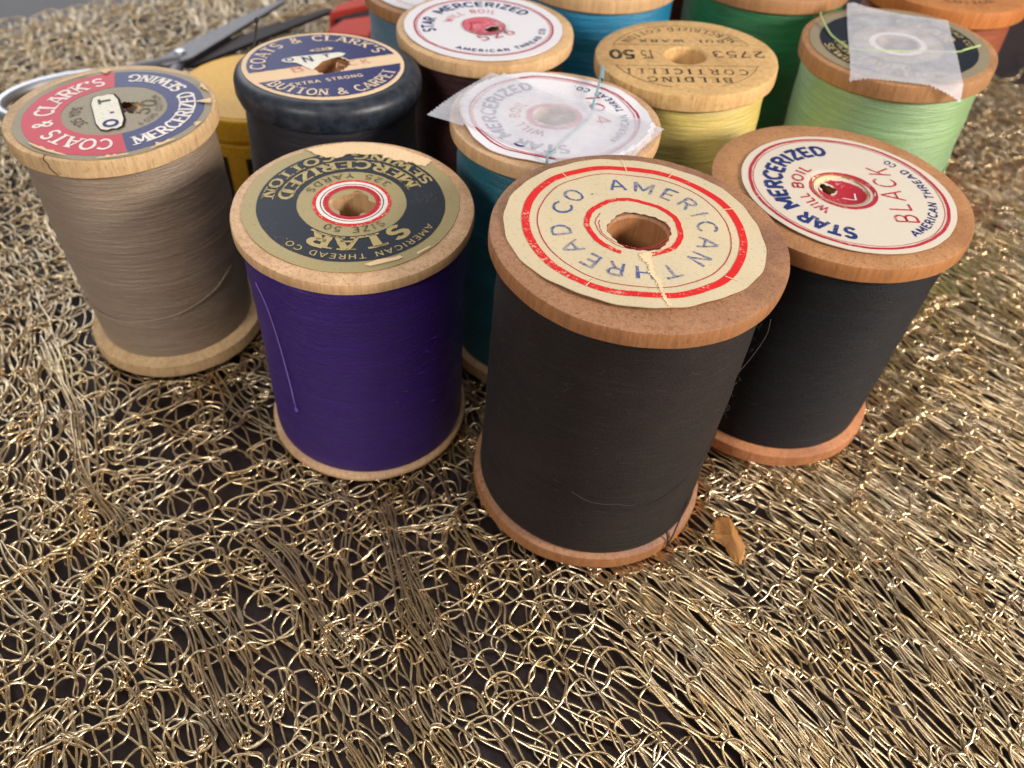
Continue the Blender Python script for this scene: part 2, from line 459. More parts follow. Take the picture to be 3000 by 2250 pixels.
# ------------------------------------------------------------------ spools
FIT = {  # x, y, height, radius, tilt x, tilt y, rim thickness
 'taupe': (-5.3013, 10.1094, 3.8317, 1.3589, -.0094, -.0005, .264),
 'purple': (-1.8665, 8.4210, 3.6958, 1.4605, .0231, -.0340, .165),
 'front': (1.3896, 7.2974, 4.2309, 1.6000, .0226, -.0115, .213),
 'black': (4.2660, 9.2221, 3.7215, 1.6399, .0194, -.0122, .233),
 'navy': (-2.7164, 11.2775, 3.9892, 1.3617, .0254, .0357, .42),
 'scarlet': (-.4256, 13.0329, 3.9874, 1.4167, .0077, .0047, .22),
 'teal': (.6337, 10.1667, 3.9864, 1.4197, .0088, .0079, .21),
 'yellow': (2.8796, 12.3399, 3.9887, 1.3782, -.0419, .0053, .257),
 'lime': (6.4124, 13.2181, 3.9874, 1.4807, -.0476, -.0091, .274),
 'sky': (-1.33, 16.24, 3.42, 1.52, 0, 0, .24),
 'blue': (1.559, 15.887, 4.0, 1.516, 0, 0, .25),
 'green': (4.793, 16.26, 4.0, 1.514, 0, 0, .25),
 'orange': (8.051, 16.099, 4.0, 1.47, 0, 0, .30),
 'maroon': (3.2, 19.1, 3.9, 1.45, 0, 0, .25),
}
GROUP = 'old wooden spools of thread standing on the metallic net'
def spool(key, label, woodm, thm, thr=(.93, .95, .93), hole=.32, round_rim=0.0, slope=.35, rimbase=None, cap=None, seed=0, basem=None, bulge=0.0):
    x, y, H, R, tx, ty, t = FIT[key]
    n = Vector((tx, ty, 1)).normalized(); q = Vector((0, 0, 1)).rotation_difference(n)
    e = tag(empty('thread_spool', (x, y, 0), q), label, 'thread spool', GROUP)
    ch = .022
    rg = random.Random(seed); ph = [rg.uniform(0, 6.28) for _ in range(8)]
    def wob(r, z, a):
        k = r / R
        return r * (1 + .004 * math.sin(2 * a + ph[0]) * k + .0022 * math.sin(7 * a + ph[1]) + .0012 * math.sin(19 * a + ph[2])), z + .0015 * math.sin(3 * a + ph[3]) * k
    rc = R * .45   # barrel under the thread
    if round_rim:
        rr = round_rim; top = [(hole, H), (hole + .03, H)] + [(R - rr * 1.1 + rr * 1.1 * math.sin(u), H - rr + rr * math.cos(u)) for u in [PI / 2 * i / 10 for i in range(11)]]
        top += [(R, H - t * .72), (R - .03, H - t * .92), (R - .12, H - t - .03)]
    else:
        top = [(hole, H - .03), (hole + .02, H)] + [(hole + .02 + (R - ch - hole - .02) * i / 6, H) for i in range(1, 7)] + [(R - ch * .35, H - ch * .3), (R, H - ch * 1.3), (R + .004, H - t * .5), (R, H - t + .03), (R - .03, H - t)]
    prof = [(hole * .92, H - 1.6), (hole, H - .06)] + top + [(R - .35, H - t - slope * .35), (rc, H - t - slope), (rc, H - t - slope - .1)]
    v, f = lathe(prof, 128, wob); f = [tuple(reversed(i)) for i in f]
    tf = mesh('top_flange', v, f, woodm, e)
    tb = rimbase or t
    prof = [(rc, tb + slope + .1), (rc, tb + slope), (R - .35, tb + slope * .3), (R - .05, tb), (R - .01, tb - .025), (R, tb * .6), (R, .05), (R - .03, .012), (R - .12, 0), (.2, 0)]
    v, f = lathe(prof, 128, wob); f = [tuple(reversed(i)) for i in f]
    mesh('bottom_flange', v, f, basem or woodm, e)
    # thread: slightly uneven barrel of windings
    z0, z1 = tb - .02, H - t + .02; N = 60; prof = []
    for i in range(N + 1):
        u = i / N; a, b, c = thr
        k = (a * (1 - u) * (1 - 2 * u) + 4 * b * u * (1 - u) + c * u * (2 * u - 1))
        rr = R * k * (1 + .003 * math.sin(u * 9 + seed * 3) + .0022 * math.sin(u * 31 + seed) + .0016 * math.sin(u * 57 + seed * 2))
        ed = min(u, 1 - u)
        rr -= .05 * max(0, 1 - ed / .025) ** 2
        prof.append((rr, z0 + (z1 - z0) * u))
    v, f = lathe(prof, 128, lambda r, z, a: (r * (1 + .0025 * math.sin(2 * a + z * 1.3 + seed) + .0012 * math.sin(5 * a - z * 3 + seed) + .0009 * math.sin(9 * z + a)), z))
    mesh('thread_winding', v, f, thm, e)
    return e, H, R, t

# wood tones
W_pale = wood('wood_pale', (224, 186, 140), (190, 142, 88), seed=1.3)
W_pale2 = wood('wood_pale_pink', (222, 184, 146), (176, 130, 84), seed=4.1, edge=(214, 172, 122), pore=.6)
W_taupe = wood('wood_worn_cream', (218, 184, 138), (172, 126, 78), stain=(160, 128, 92), seed=7.7)
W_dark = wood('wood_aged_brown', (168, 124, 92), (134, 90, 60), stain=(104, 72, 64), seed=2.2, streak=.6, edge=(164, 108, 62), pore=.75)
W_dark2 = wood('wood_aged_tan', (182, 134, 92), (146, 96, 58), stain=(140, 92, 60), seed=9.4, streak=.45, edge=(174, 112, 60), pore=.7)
W_gold = wood('wood_golden', (222, 182, 124), (184, 136, 80), seed=5.9, streak=.7)
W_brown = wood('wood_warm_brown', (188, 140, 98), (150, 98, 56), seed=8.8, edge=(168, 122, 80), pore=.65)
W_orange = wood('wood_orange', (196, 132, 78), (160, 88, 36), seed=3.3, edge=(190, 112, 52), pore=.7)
W_oranget = wood('wood_base_orange', (188, 126, 84), (144, 88, 52), seed=6.6)
P_navy = NT('navy_lacquer'); _n = P_navy.noise((6, 6, 6), 1.0, 5, .7)
P_navy.col(P_navy.mix(P_navy.ramp(_n, .4, .7), lin((26, 31, 42)), lin((54, 60, 70)))); P_navy.set(Roughness=.42); P_navy.bump(_n, .25, .02)

T_taupe = threadmat('thread_taupe', (178, 154, 130), 1, tint=(160, 134, 114), rough=.36, spec=1.0, aniso=.7)
T_purple = threadmat('thread_purple', (62, 16, 132), 2, rough=.46, streak=.3, spec=.4, sheen=.04, tint=(50, 14, 112))
T_char = threadmat('thread_charcoal', (40, 34, 31), 3, tint=(50, 36, 36), rough=.65, spec=.2, aniso=.2, sheen=.03)
T_black = threadmat('thread_black', (22, 22, 31), 4, rough=.58, spec=.22, sheen=.03)
T_navy = threadmat('thread_navy', (34, 32, 44), 5, rough=.5)
T_mar = threadmat('thread_maroon', (74, 26, 30), 6)
T_teal = threadmat('thread_teal', (36, 122, 140), 7, rough=.4, spec=.7)
T_yel = threadmat('thread_yellow', (255, 228, 128), 8, rough=.36, streak=.12, spec=1.0, tint=(252, 216, 106))
T_lime = threadmat('thread_lime', (160, 202, 144), 9, tint=(146, 184, 108), rough=.34, streak=.25, spec=1.0)
T_sky = threadmat('thread_sky', (110, 150, 178), 10)
T_blue = threadmat('thread_blue', (0, 148, 200), 11, rough=.36, spec=.8)
T_green = threadmat('thread_green', (22, 128, 72), 12, rough=.38, spec=.7)
T_orange = threadmat('thread_rust', (176, 88, 50), 13)
T_brown = threadmat('thread_brown', (122, 60, 34), 14)

T_plug = threadmat('thread_plug_brown', (104, 76, 52), 15)
# printing
K_cream = paper('paper_cream', (208, 193, 162), speck=(170, 150, 118), seed=1, age=.3, agecol=(222, 196, 150))
K_white = paper('paper_white', (208, 198, 183), speck=(205, 196, 190), seed=2, age=.15, agecol=(228, 214, 196))
K_white2 = paper('paper_bright', (230, 228, 234), speck=(206, 204, 206), seed=3, age=.12, agecol=(236, 216, 214))
K_gold = paper('paper_dull_gold', (168, 152, 108), speck=(130, 116, 76), seed=4, age=.35, agecol=(150, 136, 98), rough=.45)
K_grey = paper('paper_grey_gold', (150, 138, 114), speck=(110, 100, 84), seed=5, age=.3, agecol=(128, 116, 92), rough=.5)
K_peach = paper('paper_peach', (240, 210, 174), speck=(220, 186, 146), seed=6, age=.15)
K_tear = paper('paper_torn', (236, 206, 166), speck=(205, 160, 120), seed=7, age=.3, agecol=(226, 190, 140), rough=.9)
I_red = ink('ink_red', (214, 34, 34), (240, 214, 180), wear=.75, seed=1, lo=.63)
I_dred = ink('ink_dark_red', (176, 34, 52), (236, 210, 206), wear=.5, seed=2, lo=.63)
I_blue = ink('ink_blue', (74, 92, 142), (205, 190, 165), wear=.55, seed=3, lo=.54)
I_navyt = ink('ink_navy', (30, 48, 110), (220, 214, 206), wear=.3, seed=4, lo=.64)
I_navyb = ink('ink_navy_field', (24, 31, 44), (120, 112, 92), wear=.3, seed=5, lo=.66, rough=.5)
I_blueb = ink('ink_blue_field', (24, 30, 98), (130, 126, 150), wear=.2, seed=6, lo=.66, rough=.45)
I_redb = ink('ink_red_field', (192, 8, 46), (220, 130, 140), wear=.3, seed=7, lo=.66, rough=.45)
I_white = ink('ink_white', (240, 232, 226), (190, 180, 190), wear=.4, seed=8, lo=.64)
I_goldt = ink('ink_gold', (184, 164, 110), (70, 70, 66), wear=.45, seed=9, lo=.62, rough=.5)
I_black = ink('ink_black', (40, 36, 30), (186, 150, 96), wear=.8, seed=10, lo=.6)
I_blackl = ink('ink_faint_black', (72, 66, 52), (160, 140, 100), wear=.55, seed=11, lo=.57)
I_pink = ink('ink_pink', (206, 96, 112), (240, 224, 224), wear=.5, seed=12, lo=.6)
I_peachw = ink('ink_peach', (238, 214, 184), (60, 60, 110), wear=.3, seed=13, lo=.66)
I_faint = ink('ink_faint_red', (206, 120, 110), (240, 214, 184), wear=.7, seed=14, lo=.55)
M_dark = plain('dark_gap', (34, 20, 14), .9)
M_plaq = paper('plaque_white', (240, 236, 222), seed=9, age=.2)
TAPE = tapemat('matte_tape')

# ---- 1. taupe thread, red and blue label
e, H, R, t = spool('taupe', 'taupe thread spool with a round red and blue label, leftmost of the spools', W_taupe, T_taupe, (.87, .93, .93), seed=1, rimbase=.27)
zf = lambda x, y: .012 * math.sin(2.2 * x + 1) * math.cos(1.7 * y) + .012
L = Label(e, H + .004, .07, -.06, zf, 1)
def tin(a, r): return r * (1 + .35 * math.cos(a) ** 2)
L.base('label', K_grey, 1.265, .16, (.23, .0), .006, .02, inf=tin)
L.ring('red_band', I_redb, .68, 1.165, 110, 297, wob=.004)
L.ring('blue_band', I_blueb, .68, 1.165, -62.6, 109.6, wob=.004)
L.lv += 1
L.arctext("COATS & CLARK'S", I_white, .79, .24, -72, -241, wt=.17, serif=True, gap=.16)
L.arctext("MERCERIZED", I_white, 1.05, .21, -56, 36, inward=True, wt=.19, serif=True, gap=.12)
L.arctext("SEWING", I_white, 1.05, .21, 43, 98, inward=True, wt=.19, serif=True, gap=.12)
L.arctext("325 YDS.", I_blackl, .44, .13, -118, -188, wt=.16)
L.linetext("50", I_blackl, (.55, -.16), (.57, .24), .2, wt=.13, serif=True)
L.arctext("6 CORD", I_blackl, .62, .08, -38, -6, inward=True, wt=.12)
L.arctext("COTTON", I_blackl, .62, .08, 2, 48, inward=True, wt=.12)
d = Vector((.45, -.89)).normalized(); nrm = Vector((-d.y, d.x)); c0 = Vector((.0, -.13))
def pq(a, b): q = c0 + d * a + nrm * b; return (q.x, q.y)
out = [(-.50, -.07), (-.47, -.13), (-.38, -.15), (-.3, -.17), (.3, -.17), (.38, -.15), (.47, -.13), (.52, -.06), (.5, 0), (.52, .06), (.47, .13), (.38, .15), (.3, .17), (-.3, .17), (-.38, .15), (-.47, .13), (-.5, .07), (-.48, 0)]
L.lv += 1
sh = L.poly('plaque_outline', M_dark, [pq(a * 1.05 + .005, b * 1.12 + .01) for a, b in out])
L.lv += 1
L.poly('plaque', M_plaq, [pq(a, b) for a, b in out])
L.lv += 1
L.linetext("O", I_navyt, pq(.45, .09), pq(.27, .09), .17, wt=.26, name='lettering')
L.poly('lettering', I_navyt, [pq(.10, .03), pq(.10, .08), pq(.05, .08), pq(.05, .03)])
L.linetext("T", I_blackl, pq(-.22, .08), pq(-.38, .08), .15, wt=.24)
# frayed paper edge and worn corner
L.lv += 1
def torn(a0, a1, rin, rout, n=9, dep=.05):
    o = []; c = L.cx, L.cy
    for k in range(n + 1):
        a = math.radians(a0 + (a1 - a0) * k / n); r = rin + L.rng.uniform(-1, 1) * dep * math.sin(PI * k / n) + (rout - rin) * (1 - math.sin(PI * k / n)) * .8
        o.append((c[0] + r * math.cos(a), c[1] + r * math.sin(a)))
    for k in range(n, -1, -1):
        a = math.radians(a0 + (a1 - a0) * k / n); o.append((c[0] + rout * math.cos(a), c[1] + rout * math.sin(a)))
    L.poly('worn_patch', K_tear, o, .05)
for a in ((-62, -80, 1.215, 1.262), (-34, -50, 1.19, 1.262), (-98, -128, 1.16, 1.215), (14, 20, 1.10, 1.262), (30, 42, 1.19, 1.262), (112, 119, 1.14, 1.27), (122, 150, 1.235, 1.266), (-10, -16, 1.19, 1.262)): torn(*a)
a = math.radians(-106)
cr = [((R + .006) * math.cos(a + .02 * k + .012 * math.sin(k * 2)), (R + .006) * math.sin(a + .02 * k + .012 * math.sin(k * 2)), H - .02 - .05 * k) for k in range(5)]
thread_obj('crack', [(1.25 * math.cos(a - .03), 1.25 * math.sin(a - .03), H + .002), (1.33 * math.cos(a - .01), 1.33 * math.sin(a - .01), H + .001)] + cr, .005, M_dark, e)
def on_thread(R, ang, z, k=.94): return (R * k * math.cos(ang), R * k * math.sin(ang), z)
thread_obj('loose_thread', [on_thread(R, math.radians(a), z, k) for a, z, k in ((-160, 1.25, .93), (-135, 1.14, .932), (-110, 1.10, .932), (-85, 1.13, .932), (-60, 1.2, .932), (-35, 1.34, .932), (-15, 1.5, .93))], .010, T_taupe, e)
# stump of twisted thread in the opening
v, f = lathe([(.15, -.4), (.16, -.12), (.13, -.03), (.10, -.05), (.07, .01), (.03, -.03), (.001, -.03)], 20, lambda r, z, a: (r * (1 + .12 * math.sin(3 * a)), z + .02 * math.sin(2 * a))); 
mesh('thread_plug', [(x * 1.25 + .24, y, z + H) for x, y, z in v], f, T_plug, e)

# ---- 2. purple thread, navy and gold label
e, H, R, t = spool('purple', 'purple thread spool whose navy and gold label is torn at the back edge', W_pale2, T_purple, (.955, .945, .95), seed=2, rimbase=.12, hole=.3)
zf = lambda x, y: .008 + .014 * max(0, (-y - .8)) * math.sin(5 * x + 1) ** 2
L = Label(e, H + .004, -.03, .05, zf, 2)
def sq(a, r): return .25 + .035 * math.cos(4 * a + .6) + .014 * math.sin(9 * a)
L.base('label', K_gold, 1.30, .25, (-.01, .01), .008, .01, inf=sq)
L.ring('navy_field', I_navyb, .66, 1.13, wob=.002)
L.ring('red_ring', I_red, .32, .475)
L.ring('red_centre', I_redb, .285, .33)
L.lv += 1
L.ring('white_ring', I_white, .385, .43); L.ring('white_ring', I_white, .35, .372); L.ring('fine_line', M_dark, .373, .381)
L.arctext("STAR", I_goldt, .69, .23, -33, -117, wt=.24, serif=True, gap=.28)
L.arctext("AMERICAN THREAD CO.", I_goldt, 1.0, .085, -19, -129, wt=.14, gap=.3)
L.arctext("MERCERIZED", I_goldt, .90, .17, 31, 182, inward=True, wt=.2, serif=True, gap=.2)
L.arctext("SEWING", I_goldt, 1.09, .14, 31, 98, inward=True, wt=.2, serif=True, gap=.2)
L.arctext("COTTON", I_goldt, 1.09, .14, 112, 181, inward=True, wt=.2, serif=True, gap=.2)
L.arctext("325 YARDS", I_blackl, .62, .1, 46, 164, inward=True, wt=.13, gap=.35)
L.arctext("SIZE 50", I_blackl, .50, .1, -40, -116, wt=.13, gap=.35)
L.lv += 1
tear = [(-.80, 1.12), (-.72, 1.08), (-.66, 1.03), (-.56, 1.0), (-.5, .96), (-.42, 1.0), (-.38, .97), (-.30, 1.02), (-.25, 1.08), (-.16, 1.11), (-.05, 1.10), (.1, 1.12), (.2, 1.13), (.22, 1.05), (.3, 1.07), (.36, 1.01), (.47, 1.03), (.52, .99), (.62, 1.0), (.66, .95), (.78, .93), (.82, 1.02), (.85, 1.06), (.80, 1.12), (.62, 1.20), (.35, 1.33), (.05, 1.385), (-.3, 1.36), (-.6, 1.24)]
L.patch('torn_patch', K_tear, tear, .014, .004)
L.poly('worn_patch', K_tear, [(.35, -1.12), (.5, -1.05), (.64, -.98), (.70, -.93), (.66, -.90), (.58, -.95), (.5, -.97), (.42, -1.0), (.34, -1.06), (.28, -1.1)], .04)
L.poly('worn_patch', K_tear, [(.86, -.86), (.93, -.78), (1.0, -.7), (.98, -.69), (.9, -.77), (.84, -.83)], .04)
thread_obj('loose_thread', [on_thread(R, math.radians(a), z, .965) for a, z in ((-138, 3.2), (-131, 2.9), (-127, 2.4), (-125, 1.9), (-124, 1.55), (-123.5, 1.3))], .007, plain('lilac_fibre', (150, 120, 210), .5), e)
thread_obj('thread_tuft', [on_thread(R, math.radians(-123.5), 1.32, .965), on_thread(R, math.radians(-123), 1.24, .97), on_thread(R, math.radians(-122.6), 1.19, .97)], [.008] * 14 + [.022] * 15, plain('lilac_tuft', (110, 80, 190), .6), e)

# ---- 3. charcoal thread, cream label, nearest
e, H, R, t = spool('front', 'charcoal thread spool with a cream red-ringed label, nearest to the camera', W_dark, T_char, (.955, .94, .93), seed=3, rimbase=.26)
def zf(x, y):
    r = math.hypot(x, y); a = math.atan2(y, x)
    return .012 + .05 * max(0, r - .9) * max(0, math.cos(a + 1.75)) ** 2 + .012 * math.sin(3 * a) * r + .006 * math.sin(9 * x + 4 * y)
L = Label(e, H + .014, -.05, .08, zf, 3)
L.base('label', K_cream, 1.375, .34, (0, 0), .019, .012, seg=180)
L.ring('outer_red_ring', I_red, 1.13, 1.215, wob=.003)
L.ring('fine_ring', I_dred, 1.035, 1.046, wob=.003)
L.ring('inner_red_ring', I_red, .475, .535, wob=.006, a0=-88, a1=250)
L.ring('fine_ring', I_dred, .405, .413, wob=.006, a0=150, a1=330)
L.ring('fine_ring', I_dred, .375, .383, wob=.006, a0=170, a1=380)
L.arctext("AMERICAN", I_blue, .70, .21, 106, -43, wt=.125, gap=.45, jit=.3)
L.arctext("THREAD", I_blue, .70, .21, -61, -176, wt=.125, gap=.45, jit=.3)
L.arctext("CO.", I_blue, .70, .21, 169, 125, wt=.125, gap=.35, jit=.3)
L.lv += 1
L.patch('crease', K_tear, [(.03, -.37), (.13, -.38), (.08, -.45), (.10, -.6), (.09, -.72), (.15, -.85), (.15, -1.0), (.20, -1.24), (.16, -1.25), (.11, -1.0), (.09, -.85), (.03, -.7), (.04, -.58), (-.02, -.5), (-.05, -.42)], .012, .012)
for p, q in (((-.08, 1.46), (-.04, 1.2)), ((.52, 1.25), (.44, 1.1)), ((-.8, 1.02), (-.74, .9)), ((1.15, .55), (.98, .5)), ((-.62, -1.0), (-.52, -.86)), ((.95, -.72), (.82, -.66))):
    p, q = Vector(p), Vector(q); nn = Vector((-(q - p).y, (q - p).x)).normalized() * .006; md = p.lerp(q, .5) + nn * 1.2
    L.poly('crease', K_tear, [tuple(p + nn), tuple(md + nn), tuple(q + nn), tuple(q - nn), tuple(md - nn), tuple(p - nn)], .06)
hairm = plain('dark_fibre', (44, 34, 34), .6); hairl = plain('pale_fibre', (84, 70, 64), .6)
thread_obj('loose_thread', [on_thread(R, math.radians(-34), .95, .945), on_thread(R, math.radians(-38), .6, .96), (R * 1.0 * math.cos(math.radians(-46)), R * 1.0 * math.sin(math.radians(-46)), .3), (R * 1.015 * math.cos(math.radians(-50)), R * 1.015 * math.sin(math.radians(-50)), .16)], .011, hairm, e)
thread_obj('loose_thread', [on_thread(R, math.radians(-50), .42, .95), (R * 1.0 * math.cos(math.radians(-50)), R * math.sin(math.radians(-50)), .27), (R * 1.015 * math.cos(math.radians(-50.5)), R * 1.015 * math.sin(math.radians(-50.5)), .14), (R * 1.01 * math.cos(math.radians(-50)), R * 1.01 * math.sin(math.radians(-50)), .02)], .011, hairm, e)
thread_obj('loose_thread', [on_thread(R, math.radians(a), z, .948) for a, z in ((-106, 1.5), (-98, 1.40), (-90, 1.37), (-84, 1.38), (-78, 1.33), (-73, 1.40))], .0025, hairl, e)
thread_obj('loose_thread', [on_thread(R, math.radians(a), z, .95) for a, z in ((-95, 1.22), (-80, 1.2), (-60, 1.34), (-40, 1.6), (-28, 1.9))], .005, hairm, e)
thread_obj('loose_thread', [on_thread(R, math.radians(a), z, k) for a, z, k in ((-15, 2.6, .94), (-8, 2.75, 1.02), (-2, 2.95, 1.1), (2, 3.1, 1.12))], .0035, hairl, e)

# ---- 4. black thread, white label written BLACK
e, H, R, t = spool('black', 'black thread spool with BLACK on its white label, right of the nearest spool', W_dark2, T_black, (.92, .93, .93), seed=4, rimbase=.26, basem=W_oranget)
def zf(x, y):
    r = math.hypot(x, y); a = math.atan2(y, x)
    dip = -.09 * max(0, 1 - (r / .42) ** 2)
    return .012 + .05 * max(0, r - .95) * max(0, math.cos(a + 2.2)) ** 2 + dip
L = Label(e, H + .006, .07, -.04, zf, 4)
def bi(a, r): return .105 + .018 * math.sin(3 * a + 1) + .008 * math.sin(7 * a)
L.base('label', K_white, 1.335, .1, (-.13, .07), .006, .004, rings=22, inf=bi)
L.ring('outer_red_ring', I_dred, 1.215, 1.255, wob=.004)
L.ring('fine_ring', I_dred, 1.185, 1.194, wob=.003)
L.ring('centre_red_ring', I_dred, .375, .43, off=(-.05, 0))
L.arctext("STAR", I_navyt, .86, .22, -99, -140, wt=.25, gap=.16)
L.arctext("MERCERIZED", I_navyt, .83, .22, -149, -266, wt=.25, gap=.14)
L.arctext("WILL", I_dred, .56, .14, -127, -166, wt=.18, gap=.25)
L.arctext("BOIL", I_dred, .56, .14, -178, -231, wt=.18, gap=.25)
L.linetext("BLACK", I_dred, (.80, -.68), (.76, .56), .29, wt=.1, gap=.35)
L.arctext("AMERICAN", I_navyt, 1.10, .105, -58, -9, inward=True, wt=.2, gap=.25)
L.arctext("THREAD", I_navyt, 1.10, .105, -4, 33, inward=True, wt=.2, gap=.25)
L.arctext("CO.", I_navyt, 1.10, .105, 39, 49, inward=True, wt=.2, gap=.25)
def rc_(x, y):
    x += L.cx; y += L.cy
    return math.hypot(x - .02, y + .04) < .30 and math.hypot(x + .13, y - .07) > .125
L.grid('red_centre', I_dred, rc_, .6, .014)
L.lv += 1
L.ring('white_ring', I_white, .315, .325, -200, 40, off=(-.05, 0)); L.ring('white_ring', I_white, .345, .36, -200, 60, off=(-.05, 0))
L.patch('worn_patch', K_tear, [(-.32, .22), (-.2, .3), (-.02, .36), (.1, .32), (.02, .27), (-.12, .24), (-.22, .14), (-.28, .06), (-.34, .1)], .014, .01)
L.linetext("V", I_white, (.08, -.22), (.26, -.12), .13, wt=.08, name='crack')
thread_obj('loose_thread', [(1.05, -.95, .22), (1.28, -1.12, .2), (1.36, -1.25, .06), (1.33, -1.45, .03), (1.26, -1.62, .03), (1.2, -1.8, .0)], .011, hairm, e)

# ---- 5. navy carpet thread
e, H, R, t = spool('navy', 'navy lacquered spool of button thread with a round blue and cream label', P_navy.m, T_navy, (.9, .93, .92), seed=5, rimbase=.3, round_rim=.17)
zf = lambda x, y: .01 - .02 * max(0, math.hypot(x, y) - 1.05)
L = Label(e, H + .004, -.06, .01, zf, 5)
L.base('label', K_peach, 1.165, .3, (0, 0), .004, .02)
cs, sn = math.cos(math.radians(29)), math.sin(math.radians(29))
def nd(x, y): return -(x + L.cx) * sn + (y + L.cy) * cs
hole_ = lambda x, y: math.hypot(x + L.cx, y + L.cy) > .33
L.grid('blue_field', I_blueb, lambda x, y: math.hypot(x, y) < 1.09 and nd(x, y) > .05 and hole_(x, y), 1.15, .016)
L.grid('blue_field', I_blueb, lambda x, y: math.hypot(x, y) < 1.1 and nd(x, y) < -.3, 1.15, .016)
L.lv += 1
L.arctext("COATS & CLARK'S", I_peachw, .84, .2, 203, 38, wt=.15, serif=True, gap=.25)
L.arctext("BUTTON & CARPET", I_peachw, 1.055, .19, -127, -4, inward=True, wt=.16, serif=True, gap=.18)
L.linetext("EXTRA STRONG", I_peachw, (-.36, -.83), (.56, -.33), .09, wt=.2, gap=.3)
L.linetext("B", I_faint, (-.42, -.38), (-.28, -.30), .2, wt=.08)
L.linetext("ACK", I_faint, (.14, -.10), (.60, .15), .16, wt=.08, gap=.5)
def rp(m_, n_): return (m_ * cs - n_ * sn, m_ * sn + n_ * cs)
L.lv += 1
L.patch('plaque', M_plaq, [rp(a, b) for a, b in ((-.60, .30), (-.56, .36), (-.4, .39), (.0, .36), (.28, .34), (.36, .28), (.3, .2), (.12, .16), (-.05, .1), (-.16, -.02), (-.28, -.14), (-.34, .0), (-.42, .18), (-.55, .23))], .012)
L.poly('plaque', I_peachw, [rp(a, b) for a, b in ((-.12, .52), (-.02, .58), (.2, .57), (.26, .52), (.2, .46), (-.02, .47))], .06)
L.lv += 1
L.linetext("O", I_navyt, rp(-.54, .25), rp(-.42, .25), .1, wt=.2); L.linetext("N", I_navyt, rp(-.3, .14), rp(-.16, .14), .2, wt=.16); L.linetext("T", I_navyt, rp(.02, .22), rp(.12, .22), .1, wt=.2)
L.linetext("RED", I_blueb, rp(-.04, .48), rp(.18, .48), .08, wt=.2)
v, f = lathe([(.001, H - .3), (.2, H - .28), (.31, H - .15), (.33, H - .01)], 32, lambda r, z, a: (min(r, .305), z)); mesh('core', v, f, W_brown, e)
a = math.radians(-172)
thread_obj('loose_thread', [(R * .97 * math.cos(a), R * .97 * math.sin(a), H - .1), (R * .93 * math.cos(a - .45), R * .93 * math.sin(a - .45), H + .0), (R * .93 * math.cos(a - .55), R * .93 * math.sin(a - .55), H + .12), (R * .92 * math.cos(a - .6), R * .92 * math.sin(a - .6), H + .34)], .018, hairm, e)
v, f = lathe([(.001, .04), (.03, .02), (.04, 0), (.03, -.03), (.001, -.04)], 12)
mesh('thread_knot', [(x + R * .92 * math.cos(a - .6), y + R * .92 * math.sin(a - .6), z + H + .36) for x, y, z in v], f, hairm, e)

# ---- 6. 526
e, H, R, t = spool('scarlet', 'wooden spool of maroon thread with 526 on its white label', W_pale, T_mar, (.9, .9, .9), seed=6)
zf = lambda x, y: .01 + .03 * max(0, math.hypot(x, y) - 1.0) - .05 * max(0, 1 - (math.hypot(x, y) / .38) ** 2)
L = Label(e, H + .005, -.03, .0, zf, 6)
L.base('label', K_white2, 1.27, .12, (.12, -.02), .01, .008, rings=22)
L.ring('red_ring', I_dred, 1.085, 1.115, wob=.004)
L.ring('red_ring', I_pink, 1.055, 1.068, wob=.004)
L.arctext("STAR", I_navyt, .79, .19, 202, 166, wt=.22, gap=.18)
L.arctext("MERCERIZED", I_navyt, .79, .19, 152, 41, wt=.22, gap=.18)
L.arctext("WILL BOIL", I_pink, .52, .14, 172, 72, wt=.15, gap=.3)
L.lv += 2
L.linetext("526", I_dred, (-.02, -.60), (.5, -.24), .22, wt=.1, gap=.3)
L.arctext("AMERICAN THREAD CO.", I_navyt, .985, .09, -113, 3, inward=True, wt=.2, gap=.4)
def rc2(x, y):
    x += L.cx; y += L.cy
    return math.hypot(x + .03, y) < .32 and math.hypot(x - .12, y + .02) > .13
L.grid('red_centre', I_pink, rc2, .5, .014)
L.lv += 1
L.ring('red_ring', I_dred, .325, .345, 0, 360, wob=.004)
L.ring('red_ring', I_dred, .2, .23, 100, 330, wob=.02)

# ---- 7. teal, taped
e, H, R, t = spool('teal', 'teal thread spool with a slanting strip of tape across its white label', W_pale2, T_teal, (.92, .93, .93), seed=7, rimbase=.27)
def zf(x, y):
    r = math.hypot(x, y); a = math.atan2(y, x)
    return .012 + .10 * max(0, r - .85) * (.35 + .65 * max(0, math.sin(2.5 * a + 2.2))) + .01 * math.sin(5 * x - 3 * y)
L = Label(e, H + .006, -.02, -.01, zf, 7)
L.base('label', K_white2, 1.28, .29, (0, 0), .02, .01)
L.ring('red_ring', I_dred, 1.125, 1.155, wob=.006)
L.ring('red_ring', I_pink, 1.09, 1.105, wob=.006)
L.arctext("STAR", I_navyt, .79, .19, -79, -124, wt=.22, gap=.18)
L.arctext("MERCERIZED", I_navyt, .79, .19, -135, -249, wt=.22, gap=.18)
L.arctext("WILL BOIL", I_dred, .46, .14, -106, -219, wt=.15, gap=.3)
L.arctext("AMERICAN THREAD CO.", I_navyt, 1.0, .1, -39, 72, inward=True, wt=.2, gap=.35)
L.ring('red_ring', I_pink, .30, .38, wob=.006)
L.linetext("104", I_dred, (.42, .62), (.56, -.16), .2, wt=.12, gap=.35)
